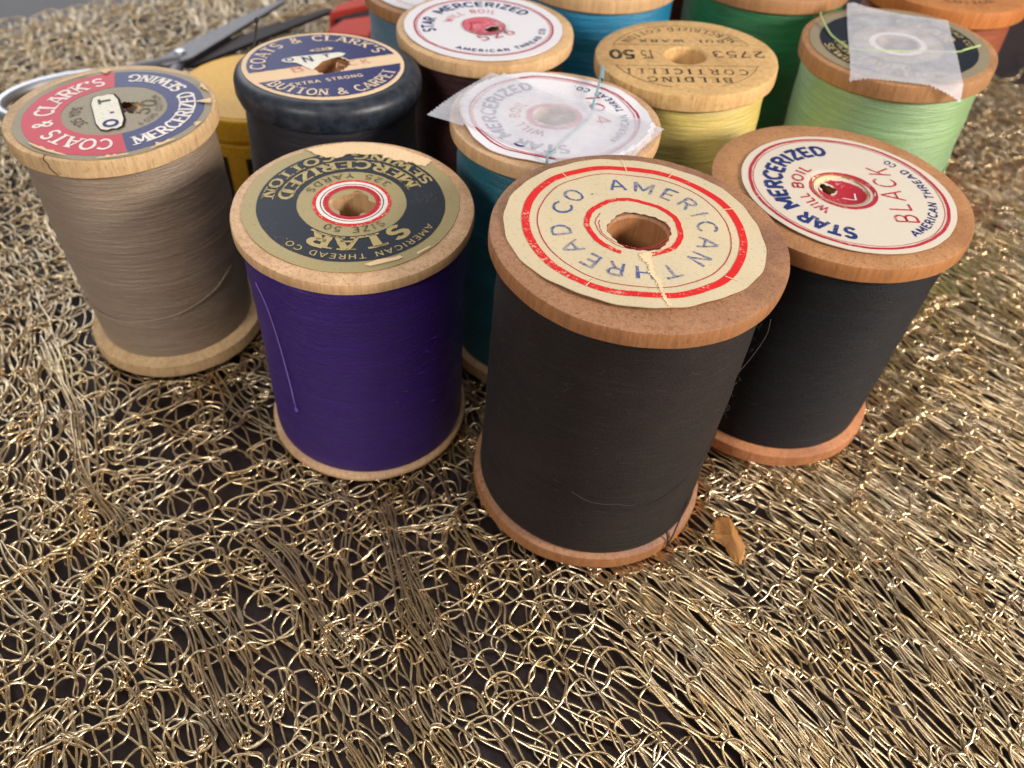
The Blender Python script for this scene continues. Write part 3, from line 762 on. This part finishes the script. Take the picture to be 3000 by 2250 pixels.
def tape(e, name, corners, zfn, serr=(0, 2), n=46, teeth=22, seed=1):
    """corners A,B (first cut end), C,D (second cut end); ends A-B and C-D are pinked"""
    A, B, Cc, D = [Vector(c) for c in corners]; v = []; f = []
    rg = random.Random(seed)
    for i in range(n + 1):
        u = i / n
        for j in range(n + 1):
            w_ = j / n
            p = A.lerp(B, w_).lerp(D.lerp(Cc, w_), u)
            if i in (0, n):
                tri = abs(((w_ * teeth) % 1) - .5) * 2
                p += (D - A).normalized() * (.035 * tri + rg.uniform(0, .01)) * (1 if i == 0 else -1)
            v.append((p.x, p.y, zfn(p.x, p.y)))
    for i in range(n):
        for j in range(n):
            k = i * (n + 1) + j; f.append((k, k + 1, k + n + 2, k + n + 1))
    return mesh(name, v, f, TAPE, e)
def tz(x, y):
    r = math.hypot(x, y)
    return H + .045 + max(0, zf(x, y)) * (1 if r < 1.3 else 0) + .02 * math.sin(4 * x + 2 * y) * .5 - .06 * max(0, r - 1.45) - .03 * max(0, 1 - (r / .3) ** 2)
tape(e, 'tape', ((-1.74, -.17), (-.93, 1.19), (1.46, -.23), (.65, -1.60)), tz, n=60, teeth=24)
tealf = plain('teal_fibre', (128, 164, 172), .5)
thread_obj('loose_thread', [(-.13, -1.27, H - .05), (-.13, -1.22, H + .1), (-.05, -1.0, H + .05), (.06, -.73, H + .032), (.3, -.3, H + .032), (.46, .0, H + .035), (.52, .3, H + .1), (.58, .6, H + .11), (.69, 1.24, H + .12)], .016, tealf, e)
thread_obj('thread_knot', [(.66, .95, H + .12), (.69, 1.24, H + .13), (.70, 1.38, H + .12)], .03, tealf, e)

# ---- 8. yellow, printed wood
e, H, R, t = spool('yellow', 'golden wood spool of yellow thread with black print stamped on the bare top', W_gold, T_yel, (.9, .92, .92), seed=8, hole=.31)
L = Label(e, H + .002, -.03, .01, None, 8)
L.ring('stamped_ring', I_black, 1.115, 1.13, -162, -106); L.ring('stamped_ring', I_blackl, 1.115, 1.125, -72, -20)
L.ring('stamped_ring', I_black, 1.115, 1.128, 20, 160)
L.ring('stamped_ring', I_blackl, 1.06, 1.066, 24, 82)
def bar(x0, x1, y, m=I_black, w_=.012): L.poly('stamped_line', m, [(x0, y - w_ / 2), (x1, y - w_ / 2), (x1, y + w_ / 2), (x0, y + w_ / 2)], .1)
bar(-1.08, 1.04, -.37); bar(-1.08, .0, .39, I_blackl); bar(.35, 1.04, .38, I_blackl, .008)
L.linetext("CORTICELLI", I_black, (.84, -.49), (-.93, -.47), .17, wt=.15, serif=True, gap=.5)
L.linetext("BELDING", I_black, (.56, -.76), (-.66, -.74), .16, wt=.15, serif=True, gap=.4)
L.linetext("50", I_black, (-.78, .18), (-1.16, .18), .3, wt=.24, gap=.12)
L.linetext("1/5".replace('/', "'"), I_blackl, (-.5, .18), (-.68, .18), .3, wt=.14, serif=True, gap=.1)
L.linetext("2753", I_black, (1.2, .16), (.42, .16), .22, wt=.12, gap=.2)
L.linetext("BUL-WARK", I_blackl, (.66, .58), (-.66, .59), .1, wt=.18, serif=True, gap=.45)
L.arctext("MERCERIZED COTTON", I_black, 1.05, .13, 30, 150, inward=True, wt=.14, serif=True, gap=.3)

# ---- 9. lime, taped
e, H, R, t = spool('lime', 'lime green thread spool with a tape square over its navy and gold label', W_brown, T_lime, (.88, .93, .93), seed=9, rimbase=.27)
L = Label(e, H + .004, .0, .0, lambda x, y: .008, 9)
L.base('label', K_grey, 1.36, .3, (0, 0), .006, .01)
L.ring('navy_field', I_navyb, .70, 1.20, wob=.002)
L.ring('pale_ring', I_white, .34, .44)
L.lv += 1
L.arctext("MERCERIZED", I_goldt, .98, .17, -185, -95, inward=True, wt=.18, serif=True)
L.arctext("SEWING COTTON", I_goldt, 1.17, .13, -180, -70, inward=True, wt=.18, serif=True)
L.arctext("STAR", I_goldt, .76, .2, 75, 5, wt=.2, serif=True)
L.arctext("AMERICAN THREAD CO.", I_goldt, 1.06, .09, 96, -8, wt=.18)
def tz2(x, y):
    r = math.hypot(x, y); cu = .12 * max(0, (y - 1.15)) + .5 * max(0, y - 1.38) * max(0, .2 - x)
    return H + .035 + .01 * math.sin(4 * x + 3 * y) + cu - .9 * max(0, r - 1.50) - .03 * max(0, 1 - (r / .3) ** 2)
tape(e, 'tape', ((-.42, 1.53), (1.08, .86), (.46, -1.66), (-1.07, -1.20)), tz2, n=60, teeth=26, seed=4)
limef = plain('lime_fibre', (176, 196, 130), .5)
thread_obj('loose_thread', [(-.93, 1.22, H + .02), (-1.0, .9, H + .06), (-1.0, .5, H + .04), (-.98, .25, H + .03), (-.88, -.08, H + .03), (-.78, -.22, H + .02), (-.2, -.28, H + .02), (.4, -.3, H + .02), (.82, -.31, H + .02), (.95, -.29, H + .05), (1.26, -.08, H + .02)], .015, limef, e)
thread_obj('loose_thread', [on_thread(R, math.radians(a), z, .945) for a, z in ((-78, 1.3), (-62, 1.42), (-45, 1.7), (-28, 2.1), (-14, 2.6))], .014, T_lime, e)

# ---- lint standing off the dark threads
def lint(e, R, H, k, n, m, seed):
    rg = random.Random(seed); mb = MB(); n = n // 2
    for _ in range(n):
        a = rg.uniform(-PI, .4); z = rg.uniform(.35, H - .5); L_ = rg.uniform(.03, .10); b = rg.uniform(-1.2, 1.2)
        P = [(R * k * math.cos(a), R * k * math.sin(a), z)]
        for q in (1, 2, 3):
            aa = a + b * L_ * q / 3 / R; rr = R * k + L_ * .45 * math.sin(q / 3 * 1.6); P.append((rr * math.cos(aa), rr * math.sin(aa), z + L_ * .4 * math.sin(b * 3) * q / 3))
        v, q_ = tube_np(P, .0012, 3); mb.add(v.tolist(), q_.tolist())
    tag(mb.build('lint', m, e), kind='stuff')
for o_ in [o for o in C.objects if o.name.startswith('thread_spool')]:
    lb = o_['label']
    if lb.startswith('charcoal'): lint(o_, 1.6, 4.2, .945, 420, plain('lint_grey', (84, 74, 68), .8), 1)
    if lb.startswith('black'): lint(o_, 1.64, 3.7, .93, 260, plain('lint_dark', (66, 62, 68), .8), 2)
    if lb.startswith('taupe'): lint(o_, 1.36, 3.8, .93, 160, plain('lint_taupe', (190, 170, 150), .8), 3)
    if lb.startswith('purple'): lint(o_, 1.46, 3.7, .95, 160, plain('lint_purple', (110, 70, 180), .8), 4)

# ---- back row
e, H, R, t = spool('sky', 'pale blue thread spool with a worn pinkish label, behind the 526 spool', W_brown, T_sky, (.92, .94, .94), seed=10)
L = Label(e, H + .005, 0, 0, lambda x, y: .02 * math.hypot(x, y), 10)
L.base('label', K_white2, 1.36, .3)
L.ring('red_ring', I_pink, 1.13, 1.15, wob=.004)
L.arctext("TEX", I_dred, .96, .17, -112, -72, inward=True, wt=.12, jit=.4); L.arctext("STAR MERCERIZED", I_pink, .8, .18, 200, 30, wt=.18)
spool('blue', 'bright blue thread spool behind the yellow one, its top cut by the frame', W_pale2, T_blue, (.93, .945, .95), seed=11)
spool('green', 'dark green thread spool at the back between the blue and orange-topped ones', W_brown, T_green, (.96, .965, .96), seed=12)
e, H, R, t = spool('orange', 'orange-brown wooden spool of rust thread in the top right corner', W_orange, T_orange, (.86, .9, .9), seed=13)
L = Label(e, H + .002, 0, 0, None, 13)
L.arctext("COTTON", I_black, 1.05, .12, -112, -60, inward=True, wt=.16, serif=True, jit=.5)
spool('maroon', 'brown thread spool glimpsed far back between the blue and green ones', W_brown, T_brown, (.96, .96, .96), seed=14)

# ------------------------------------------------------------------ amber wooden canister
amb = wood('amber_lacquer_wood', (255, 196, 50), (236, 158, 34), stain=(246, 176, 40), seed=12, rough=.4, streak=.3)
am_e = tag(empty('thread_canister', (-4.573, 13.946, 0)), 'short amber wooden canister with black letters, between taupe and navy spools', 'canister')
HH, RR = 2.4, 1.39
v, f = lathe([(.001, HH), (.3, HH + .004), (.6, HH), (.9, HH + .004), (RR - .12, HH), (RR - .1, HH - .015), (RR - .05, HH - .01), (RR - .02, HH - .03), (RR, HH - .1), (RR, HH - .38), (RR - .03, HH - .42), (RR - .035, HH - .46)], 96)
mesh('lid', v, [tuple(reversed(i)) for i in f], amb, am_e)
v, f = lathe([(RR - .035, HH - .462), (RR - .01, HH - .5), (RR - .01, .1), (RR - .05, 0), (.001, 0)], 96)
mesh('canister_body', v, [tuple(reversed(i)) for i in f], amb, am_e)
I_can = ink('ink_canister', (26, 22, 22), (200, 140, 50), wear=.3, seed=20)
V, Fc = [], []; x = 0
for ch in "LIPT":
    gw, vs, fs = glyph(ch, .34); n = len(V)
    for p in vs:
        a = math.radians(-108 + (x + p[0]) * 24); V.append(((RR + .002) * math.cos(a), (RR + .002) * math.sin(a), .75 + p[1] * .95))
    Fc += [tuple(i + n for i in q) for q in fs]; x += gw + .3
mesh('lettering', V, Fc, I_can, am_e)

# ------------------------------------------------------------------ scissors
steel = NT('scissor_steel'); steel.col(lin((196, 196, 200))); steel.set(Roughness=.38, Metallic=1.0)
steel2 = NT('blade_steel'); _n = steel2.noise((30, 2, 2), 1, 2); steel2.col(steel2.mix(_n, lin((112, 110, 112)), lin((140, 138, 140)))); steel2.set(Roughness=.55, Metallic=.9)
sx = tag(empty('scissors', (-8.1, 19.2, .1)), 'small steel scissors lying open behind the taupe spool', 'scissors')
def flat(name, pts, th, m, z=0.0):
    n = len(pts); vs = [(x + 8.1, y - 19.2, z + th / 2) for x, y in pts] + [(x + 8.1, y - 19.2, z - th / 2) for x, y in pts]
    # 2D outlines are given in world xy
    vs = [(a - 0, b - 0, c) for a, b, c in vs]
    fs = [tuple(range(n)), tuple(reversed(range(n, 2 * n)))] + [(i, n + i, n + (i + 1) % n, (i + 1) % n) for i in range(n)]
    o = mesh(name, vs, [tuple(reversed(q)) for q in fs], m, sx, smooth=False)
    return o
def W2(x, y): return (x, y)
flat('blade', [(-8.55, 18.75), (-8.15, 18.65), (-7.7, 19.15), (-6.25, 22.9), (-6.3, 23.1), (-7.1, 21.8), (-8.1, 19.9)], .09, steel2.m, .32)
flat('blade', [(-8.5, 19.3), (-8.2, 18.8), (-7.6, 19.0), (-4.9, 22.7), (-4.95, 22.9), (-5.8, 22.1), (-7.6, 20.1)], .09, plain('blade_in_shade', (58, 50, 52), .6, .6), .21)  # second blade's shade is painted in as a darker steel colour
v, f = lathe([(.001, .06), (.1, .05), (.14, 0), (.14, -.14)], 24)
mesh('pivot_screw', [(x + .05, y + .15, z + .38) for x, y, z in v], [tuple(reversed(i)) for i in f], steel.m, sx)
def ringpath(cx, cy, rx, ry, z, a0=0, a1=360, n=60, rot=0):
    o = []
    for i in range(n + 1):
        a = math.radians(a0 + (a1 - a0) * i / n); X, Y = rx * math.cos(a), ry * math.sin(a); r_ = math.radians(rot)
        o.append((cx + X * math.cos(r_) - Y * math.sin(r_) + 8.1, cy + X * math.sin(r_) + Y * math.cos(r_) - 19.2, z))
    return o
for nm, pth, rad in (('handle_ring', ringpath(-9.75, 17.0, 1.55, 1.0, .3, rot=30), .13), ('handle_ring', ringpath(-7.6, 16.2, 1.3, .95, .25, rot=80), .13)):
    V, Q = tube_np(pth, rad, 10); mesh(nm, V.tolist(), Q.tolist(), steel.m, sx)
for pth in ([(-9.3, 18.1, .3), (-8.9, 18.5, .32), (-8.4, 18.85, .32), (-8.0, 19.1, .32)], [(-7.75, 17.5, .25), (-7.9, 18.2, .24), (-8.0, 18.8, .22), (-8.0, 19.1, .22)]):
    V, Q = tube_np(smooth_path([(a + 8.1, b - 19.2, c) for a, b, c in pth]), .17, 10); V[:, 2] = .28 + (V[:, 2] - .28) * .7
    mesh('shank', V.tolist(), Q.tolist(), steel2.m, sx)

# ------------------------------------------------------------------ red ribbon scrap behind the navy spool
redf = NT('red_ribbon'); _n = redf.noise((3, 25, 25), 1, 4, .7)
redf.col(redf.mix(_n, lin((206, 52, 40)), lin((232, 84, 62)))); redf.set(Roughness=.6); redf.bump(_n, .4, .03)
rb = tag(empty('folded_ribbon', (-3.6, 21.3, -.05)), 'red ribbon folded over a dark gap, behind the navy spool', 'ribbon')
def slab(name, pts, z0, z1, m):
    n = len(pts); vs = []
    for lv in range(5):
        z = z0 + (z1 - z0) * lv / 4; k = 1 - .06 * (lv / 4) ** 2
        cx, cy = sum(p[0] for p in pts) / n, sum(p[1] for p in pts) / n
        vs += [(cx + (x - cx) * k + 3.6, cy + (y - cy) * k - 21.3, z + .05) for x, y in pts]
    fs = [(lv * n + i, lv * n + (i + 1) % n, (lv + 1) * n + (i + 1) % n, (lv + 1) * n + i) for lv in range(4) for i in range(n)]
    fs += [tuple(range(4 * n, 5 * n)), tuple(reversed(range(n)))]
    return mesh(name, vs, fs, m, rb, smooth=False)
slab('lower_fold', [(-4.83, 21.1), (-3.65, 20.94), (-3.6, 22.42), (-4.5, 21.95)], .0, .42, redf.m)
slab('fold_gap_shade', [(-4.77, 21.97), (-3.65, 22.5), (-3.6, 23.1), (-4.7, 22.15)], .0, .38, plain('fold_gap_shade', (52, 32, 36), .8))  # dark slab standing in for the shaded gap between the red folds
slab('upper_fold', [(-4.93, 22.2), (-3.65, 23.14), (-3.6, 24.1), (-4.75, 22.9)], .0, .46, redf.m)
# ------------------------------------------------------------------ wood chip on the net
chip = NT('wood_chip'); _n = chip.noise((14, 3, 14), 1, 4, .7, dist=.5)
chip.col(chip.mix(_n, lin((150, 98, 48)), lin((206, 150, 88)))); chip.set(Roughness=.6); chip.bump(_n, .6, .03)
pts = [(-.16, .30), (-.02, .36), (.12, .30), (.15, .05), (.18, -.15), (.10, -.3), (.0, -.36), (-.08, -.24), (-.12, -.05), (-.26, .08), (-.2, .18)]
_p = smooth_path([(x, y, 0) for x, y in pts] + [(*pts[0], 0)], 5)[:-1]; pts = [(x * .85 + .012 * math.sin(i * 2.3), y * 1.05 + .012 * math.sin(i * 1.7)) for i, (x, y, _) in enumerate(_p)]
v = []; n = len(pts)
for sfac, z in ((1, 0), (.9, .05), (.45, .08)): v += [(x * sfac, y * sfac, z + .03 * math.sin(9 * x)) for x, y in pts]
v.append((0, 0, .12)); f = []
for k in range(2):
    for j in range(n): j2 = (j + 1) % n; f.append((k * n + j2, k * n + j, (k + 1) * n + j, (k + 1) * n + j2))
for j in range(n): f.append((2 * n + (j + 1) % n, 2 * n + j, 3 * n))
f = [tuple(reversed(q)) for q in f]; f.append(tuple(reversed(range(n))))
o = mesh('wood_chip', v, f, chip.m, smooth=True); o.location = (3.33, 6.25, .02); o.rotation_euler = (0, 0, .15)
tag(o, 'small tan wood chip caught on the net in front of the black spool', 'wood chip')

# ------------------------------------------------------------------ table top
tb = NT('table_surface'); a_ = tb.noise((.8, .8, .8), 1, 4, .6); b_ = tb.noise((40, 40, 40), 1, 2, .6)
c = tb.mix(tb.ramp(a_, .35, .7), lin((36, 24, 26)), lin((48, 30, 28)))
c = tb.mix(tb.math('MULTIPLY', tb.ramp(b_, .5, .7), .4), c, lin((56, 44, 50)))
tb.col(c); tb.set(Roughness=.5); tb.bump(b_, .25, .02); tb.b.inputs['Specular IOR Level'].default_value = .5
TZ = -.22
o = mesh('table', [(-90, -40, TZ), (90, -40, TZ), (90, 110, TZ), (-90, 110, TZ), (-90, -40, TZ - 2), (90, -40, TZ - 2), (90, 110, TZ - 2), (-90, 110, TZ - 2)],
         [(0, 1, 2, 3), (7, 6, 5, 4), (0, 4, 5, 1), (1, 5, 6, 2), (2, 6, 7, 3), (3, 7, 4, 0)], tb.m, smooth=False)
tag(o, kind='structure')

# ------------------------------------------------------------------ metallic net
rs = np.random.RandomState(5)
D = np.array([math.cos(math.radians(-50)), math.sin(math.radians(-50))]); E = np.array([-D[1], D[0]])   # u runs along D, v along E
class Wave:
    def __init__(s, scale, n=7):
        k = rs.normal(size=(n, 2)) / scale; s.k = k; s.p = rs.uniform(0, 6.28, n)
    def __call__(s, x, y): return sum(np.sin(a * x + b * y + p) for (a, b), p in zip(s.k, s.p)) / math.sqrt(len(s.p) / 2)
Wu, Wv, Wz, Ws, Wc = Wave(1.1), Wave(.55), Wave(1.6), Wave(2.5), Wave(.3)
Wu2, Wv2 = Wave(.35), Wave(.28)
def stretch(x, y):   # 0 = open curly loops (left), 1 = pulled parallel strands (right)
    return np.clip((x - .3 * (y - 6) + 1.0) / 4.5, 0, 1) ** 1.2 * .95
foot = [(k[0], k[1], k[3]) for k in FIT.values()] + [(-4.573, 13.946, 1.39)]
def settle(P):
    """the net lies flat under whatever stands on it"""
    for fx, fy, fr in foot:
        d = np.hypot(P[:, 0] - fx, P[:, 1] - fy); k = np.clip((fr + .12 - d) / .12, 0, 1)
        P[:, 2] = np.where(k > 0, np.minimum(P[:, 2], -.025 - .03 * k + (1 - k) * .09), P[:, 2])
    P[:, 2] = np.maximum(P[:, 2], TZ + .02)
    return P
Vs, Qs, nv = [], [], 0
def addtube(P, r, sides=5):
    global nv
    P = settle(P); V, Q = tube_np(P, r, sides); Vs.append(V); Qs.append(Q + nv); nv += len(V)
def visible(x, y): return (y > 1.2) & (y < 27) & (np.abs(x) < 5.6 + .5 * y)
U0, U1, V0, V1 = -25.0, 12.0, -14.0, 24.0
def place(u, v, zz, amp=1.0):
    """cloth coordinates -> world, with pulled and bunched regions"""
    x = u * D[0] + v * E[0]; y = u * D[1] + v * E[1]
    q = stretch(x, y)
    du = Wu(x, y) * .16 + Wu2(x, y) * .05 * (1 - q * .5)
    dv = Wv(u * .22, v) * .25 + Wv2(x, y) * .035 * (1 - q)
    u2, v2 = u + du * amp, v + dv * amp
    X = u2 * D[0] + v2 * E[0]; Y = u2 * D[1] + v2 * E[1]
    Z = -.06 + .05 * Wz(x, y) + zz
    return np.stack([X, Y, Z], 1)
PV, PU = .36, .50
for i in range(int((U1 - U0) / PU)):
    u0 = U0 + (i + .5) * PU
    vv = np.arange(V0, V1, PV); xx = u0 * D[0] + vv * E[0]; yy = u0 * D[1] + vv * E[1]
    ok = np.where(visible(xx, yy))[0]
    if len(ok) < 4: continue
    t0, t1 = ok[0], ok[-1] + 1
    near = (abs(u0) < 12)
    for fil in range(2):
        npt = 30
        tt = np.linspace(t0, t1, (t1 - t0) * npt + 1)
        v = V0 + tt * PV; ph = 2 * PI * tt
        x = u0 * D[0] + v * E[0]; y = u0 * D[1] + v * E[1]; q = stretch(x, y)
        # every stitch gets its own length and lean
        st = np.floor(tt).astype(int) + 2; fr = tt - np.floor(tt)
        rl = rs.uniform(.55, 1.45, t1 + 4); rl2 = rs.normal(0, .05, t1 + 6)
        s5 = fr * fr * (3 - 2 * fr)
        ln = rl[st - 2] * (1 - s5) + rl[st - 1] * s5; le = rl2[st - 2] * (1 - s5) + rl2[st - 1] * s5
        A = (.46 + .34 * q) * ln; B = (.36 - .14 * q) * PV * (.7 + .6 * (ln - .5))
        pu = rs.uniform(0, 6.28, 4); js = .03 + .04 * (1 - q)
        wob = js * (np.sin(tt * 2.3 + pu[0]) + np.sin(tt * 5.1 + pu[1]) * .7); wob2 = js * (np.sin(tt * 3.1 + pu[2]) + np.sin(tt * 6.3 + pu[3]) * .7)
        kx = rs.uniform(0, 6.28, 2); wob = wob + .010 * np.sin(tt * 23 + kx[0]) + .007 * np.sin(tt * 41 + kx[1]); wob2 = wob2 + .010 * np.sin(tt * 27 + kx[1]) + .006 * np.sin(tt * 47)
        uu = u0 + A * np.cos(ph) + wob + (fil - .5) * .03
        v2 = v + B * np.sin(2 * ph) + wob2 + le + (fil - .5) * .05
        zz = .028 * np.sin(2 * ph + fil) + .022 * np.sin(tt * 1.7 + pu[1]) + .012 * fil
        addtube(place(uu, v2, zz), .0165 + .003 * rs.rand(), 6)
# bunched ropes of pulled strands
for k in range(220):
    v0 = rs.uniform(V0, V1); u0 = rs.uniform(U0, U1 - 2); ln = rs.uniform(1.0, 4.2)
    xm = (u0 + ln / 2) * D[0] + v0 * E[0]; ym = (u0 + ln / 2) * D[1] + v0 * E[1]
    if not visible(np.array([xm]), np.array([ym]))[0]: continue
    n = int(ln / .09); tt = np.linspace(0, 1, n); wd = rs.uniform(.05, .13); nst = rs.choice([1, 2, 2, 3, 5, 8, 11])
    p0 = rs.uniform(0, 6.28, 3); mean = .22 / math.sqrt(nst) + .16 * np.sin(tt * ln * 1.1 + p0[0]) + .05 * np.sin(tt * ln * 3 + p0[1])
    for s in range(nst):
        o1 = rs.normal() * wd; ps = rs.uniform(0, 6.28, 3)
        env = .45 + .55 * np.abs(np.sin(tt * ln * 1.6 + p0[2]))
        v = v0 + mean + o1 * env + .012 * np.sin(tt * ln * 6 + ps[0])
        u = u0 + tt * ln + rs.uniform(-.3, .3)
        z = .045 + .03 * np.sin(tt * ln * 2 + ps[1]) + .02 * rs.normal()
        addtube(place(u, v, z, .6), .0155 + .003 * rs.rand(), 6)
# knots: tight crumples of thread, mostly in cross rows
for k in range(2300):
    v0 = rs.uniform(V0, V1); row = rs.randint(int(U0 / 1.45), int(U1 / 1.45)); u0 = row * 1.45 + .25 * math.sin(v0 * .9 + row) + rs.normal() * .28
    x = u0 * D[0] + v0 * E[0]; y = u0 * D[1] + v0 * E[1]
    if not visible(np.array([x]), np.array([y]))[0]: continue
    n = 34; P = np.cumsum(rs.normal(size=(n, 2)), 0); P -= P.mean(0); P /= np.abs(P).max() + 1e-6
    kk = np.ones(3) / 3; P = np.stack([np.convolve(P[:, 0], kk, 'same'), np.convolve(P[:, 1], kk, 'same')], 1)
    R_ = rs.uniform(.06, .26)
    addtube(place(u0 + P[:, 0] * R_ * .8, v0 + P[:, 1] * R_ * 1.7, .05 + .05 * np.sin(np.arange(n) * .9) * rs.rand(), 1.0), .0155, 6)
# cross courses: twisted pairs of thread running across the pulled strands
for k in range(420):
    row = rs.randint(int(U0 / .72), int(U1 / .72)); v0 = rs.uniform(V0, V1); ln = rs.uniform(.6, 3.6); u0 = row * .72
    vm = v0 + ln / 2; xm, ym = u0 * D[0] + vm * E[0], u0 * D[1] + vm * E[1]
    if not visible(np.array([xm]), np.array([ym]))[0] or rs.rand() > .35 + .65 * stretch(xm, ym): continue
    n = int(ln / .035); tt = np.linspace(0, ln, n); p0 = rs.uniform(0, 6.28, 5)
    mu = .13 * np.sin(tt * 2.1 + p0[0]) + .06 * np.sin(tt * 5.3 + p0[1]) + .18 * np.sin((v0 + tt) * .8 + row)
    for fl in range(rs.randint(1, 4)):
        tw = .028 * np.sin(tt * 13 + fl * 2.1 + p0[2]); kk = .02 * np.sin(tt * 29 + p0[3] + fl)
        z = .085 + .03 * np.cos(tt * 13 + fl * 2.1 + p0[2]) + .03 * np.sin(tt * 4 + p0[4])
        addtube(place(u0 + mu + tw + kk, v0 + tt + .02 * np.sin(tt * 19 + fl), z, .8), .0165, 6)
# stray open loops lying on top
for k in range(330):
    v0 = rs.uniform(V0, V1); u0 = rs.uniform(U0, U1)
    x = u0 * D[0] + v0 * E[0]; y = u0 * D[1] + v0 * E[1]
    if not visible(np.array([x]), np.array([y]))[0] or rs.rand() < stretch(x, y) * .75: continue
    n = 26; a = np.linspace(rs.uniform(0, 6.28), 0, n) + np.linspace(0, rs.uniform(4.0, 6.6), n); r1 = rs.uniform(.16, .42); r2 = r1 * rs.uniform(.55, 1.0); ro = rs.uniform(0, 3.14)
    X, Y = r1 * np.cos(a), r2 * np.sin(a) + np.linspace(-.1, .1, n); X, Y = X * math.cos(ro) - Y * math.sin(ro), X * math.sin(ro) + Y * math.cos(ro)
    addtube(place(u0 + X, v0 + Y, .05 + .035 * np.sin(a + rs.uniform(0, 6)), .8), .0175, 6)
V = np.concatenate(Vs); Q = np.concatenate(Qs)
net = NT('gold_wire'); n1 = net.noise((1.2, 1.2, 1.2), 1, 3, .6); n2 = net.noise((9, 9, 9), 1, 2, .6)
c = net.mix(net.ramp(n1, .35, .65), lin((214, 195, 164)), lin((220, 193, 146)))
c = net.mix(net.math('MULTIPLY', net.ramp(n2, .45, .7), .5), c, lin((120, 90, 58)))
net.col(c); net.set(Metallic=.93, Roughness=.25); net.b.inputs['Coat Weight'].default_value = .8; net.b.inputs['Coat Roughness'].default_value = .12; net.b.inputs['Specular IOR Level'].default_value = .6
o = fast_mesh('metallic_net', V, Q, net.m)
tag(o, 'loosely knitted gold and silver metallic net spread over the dark table', 'net fabric')
print('net verts', len(V))
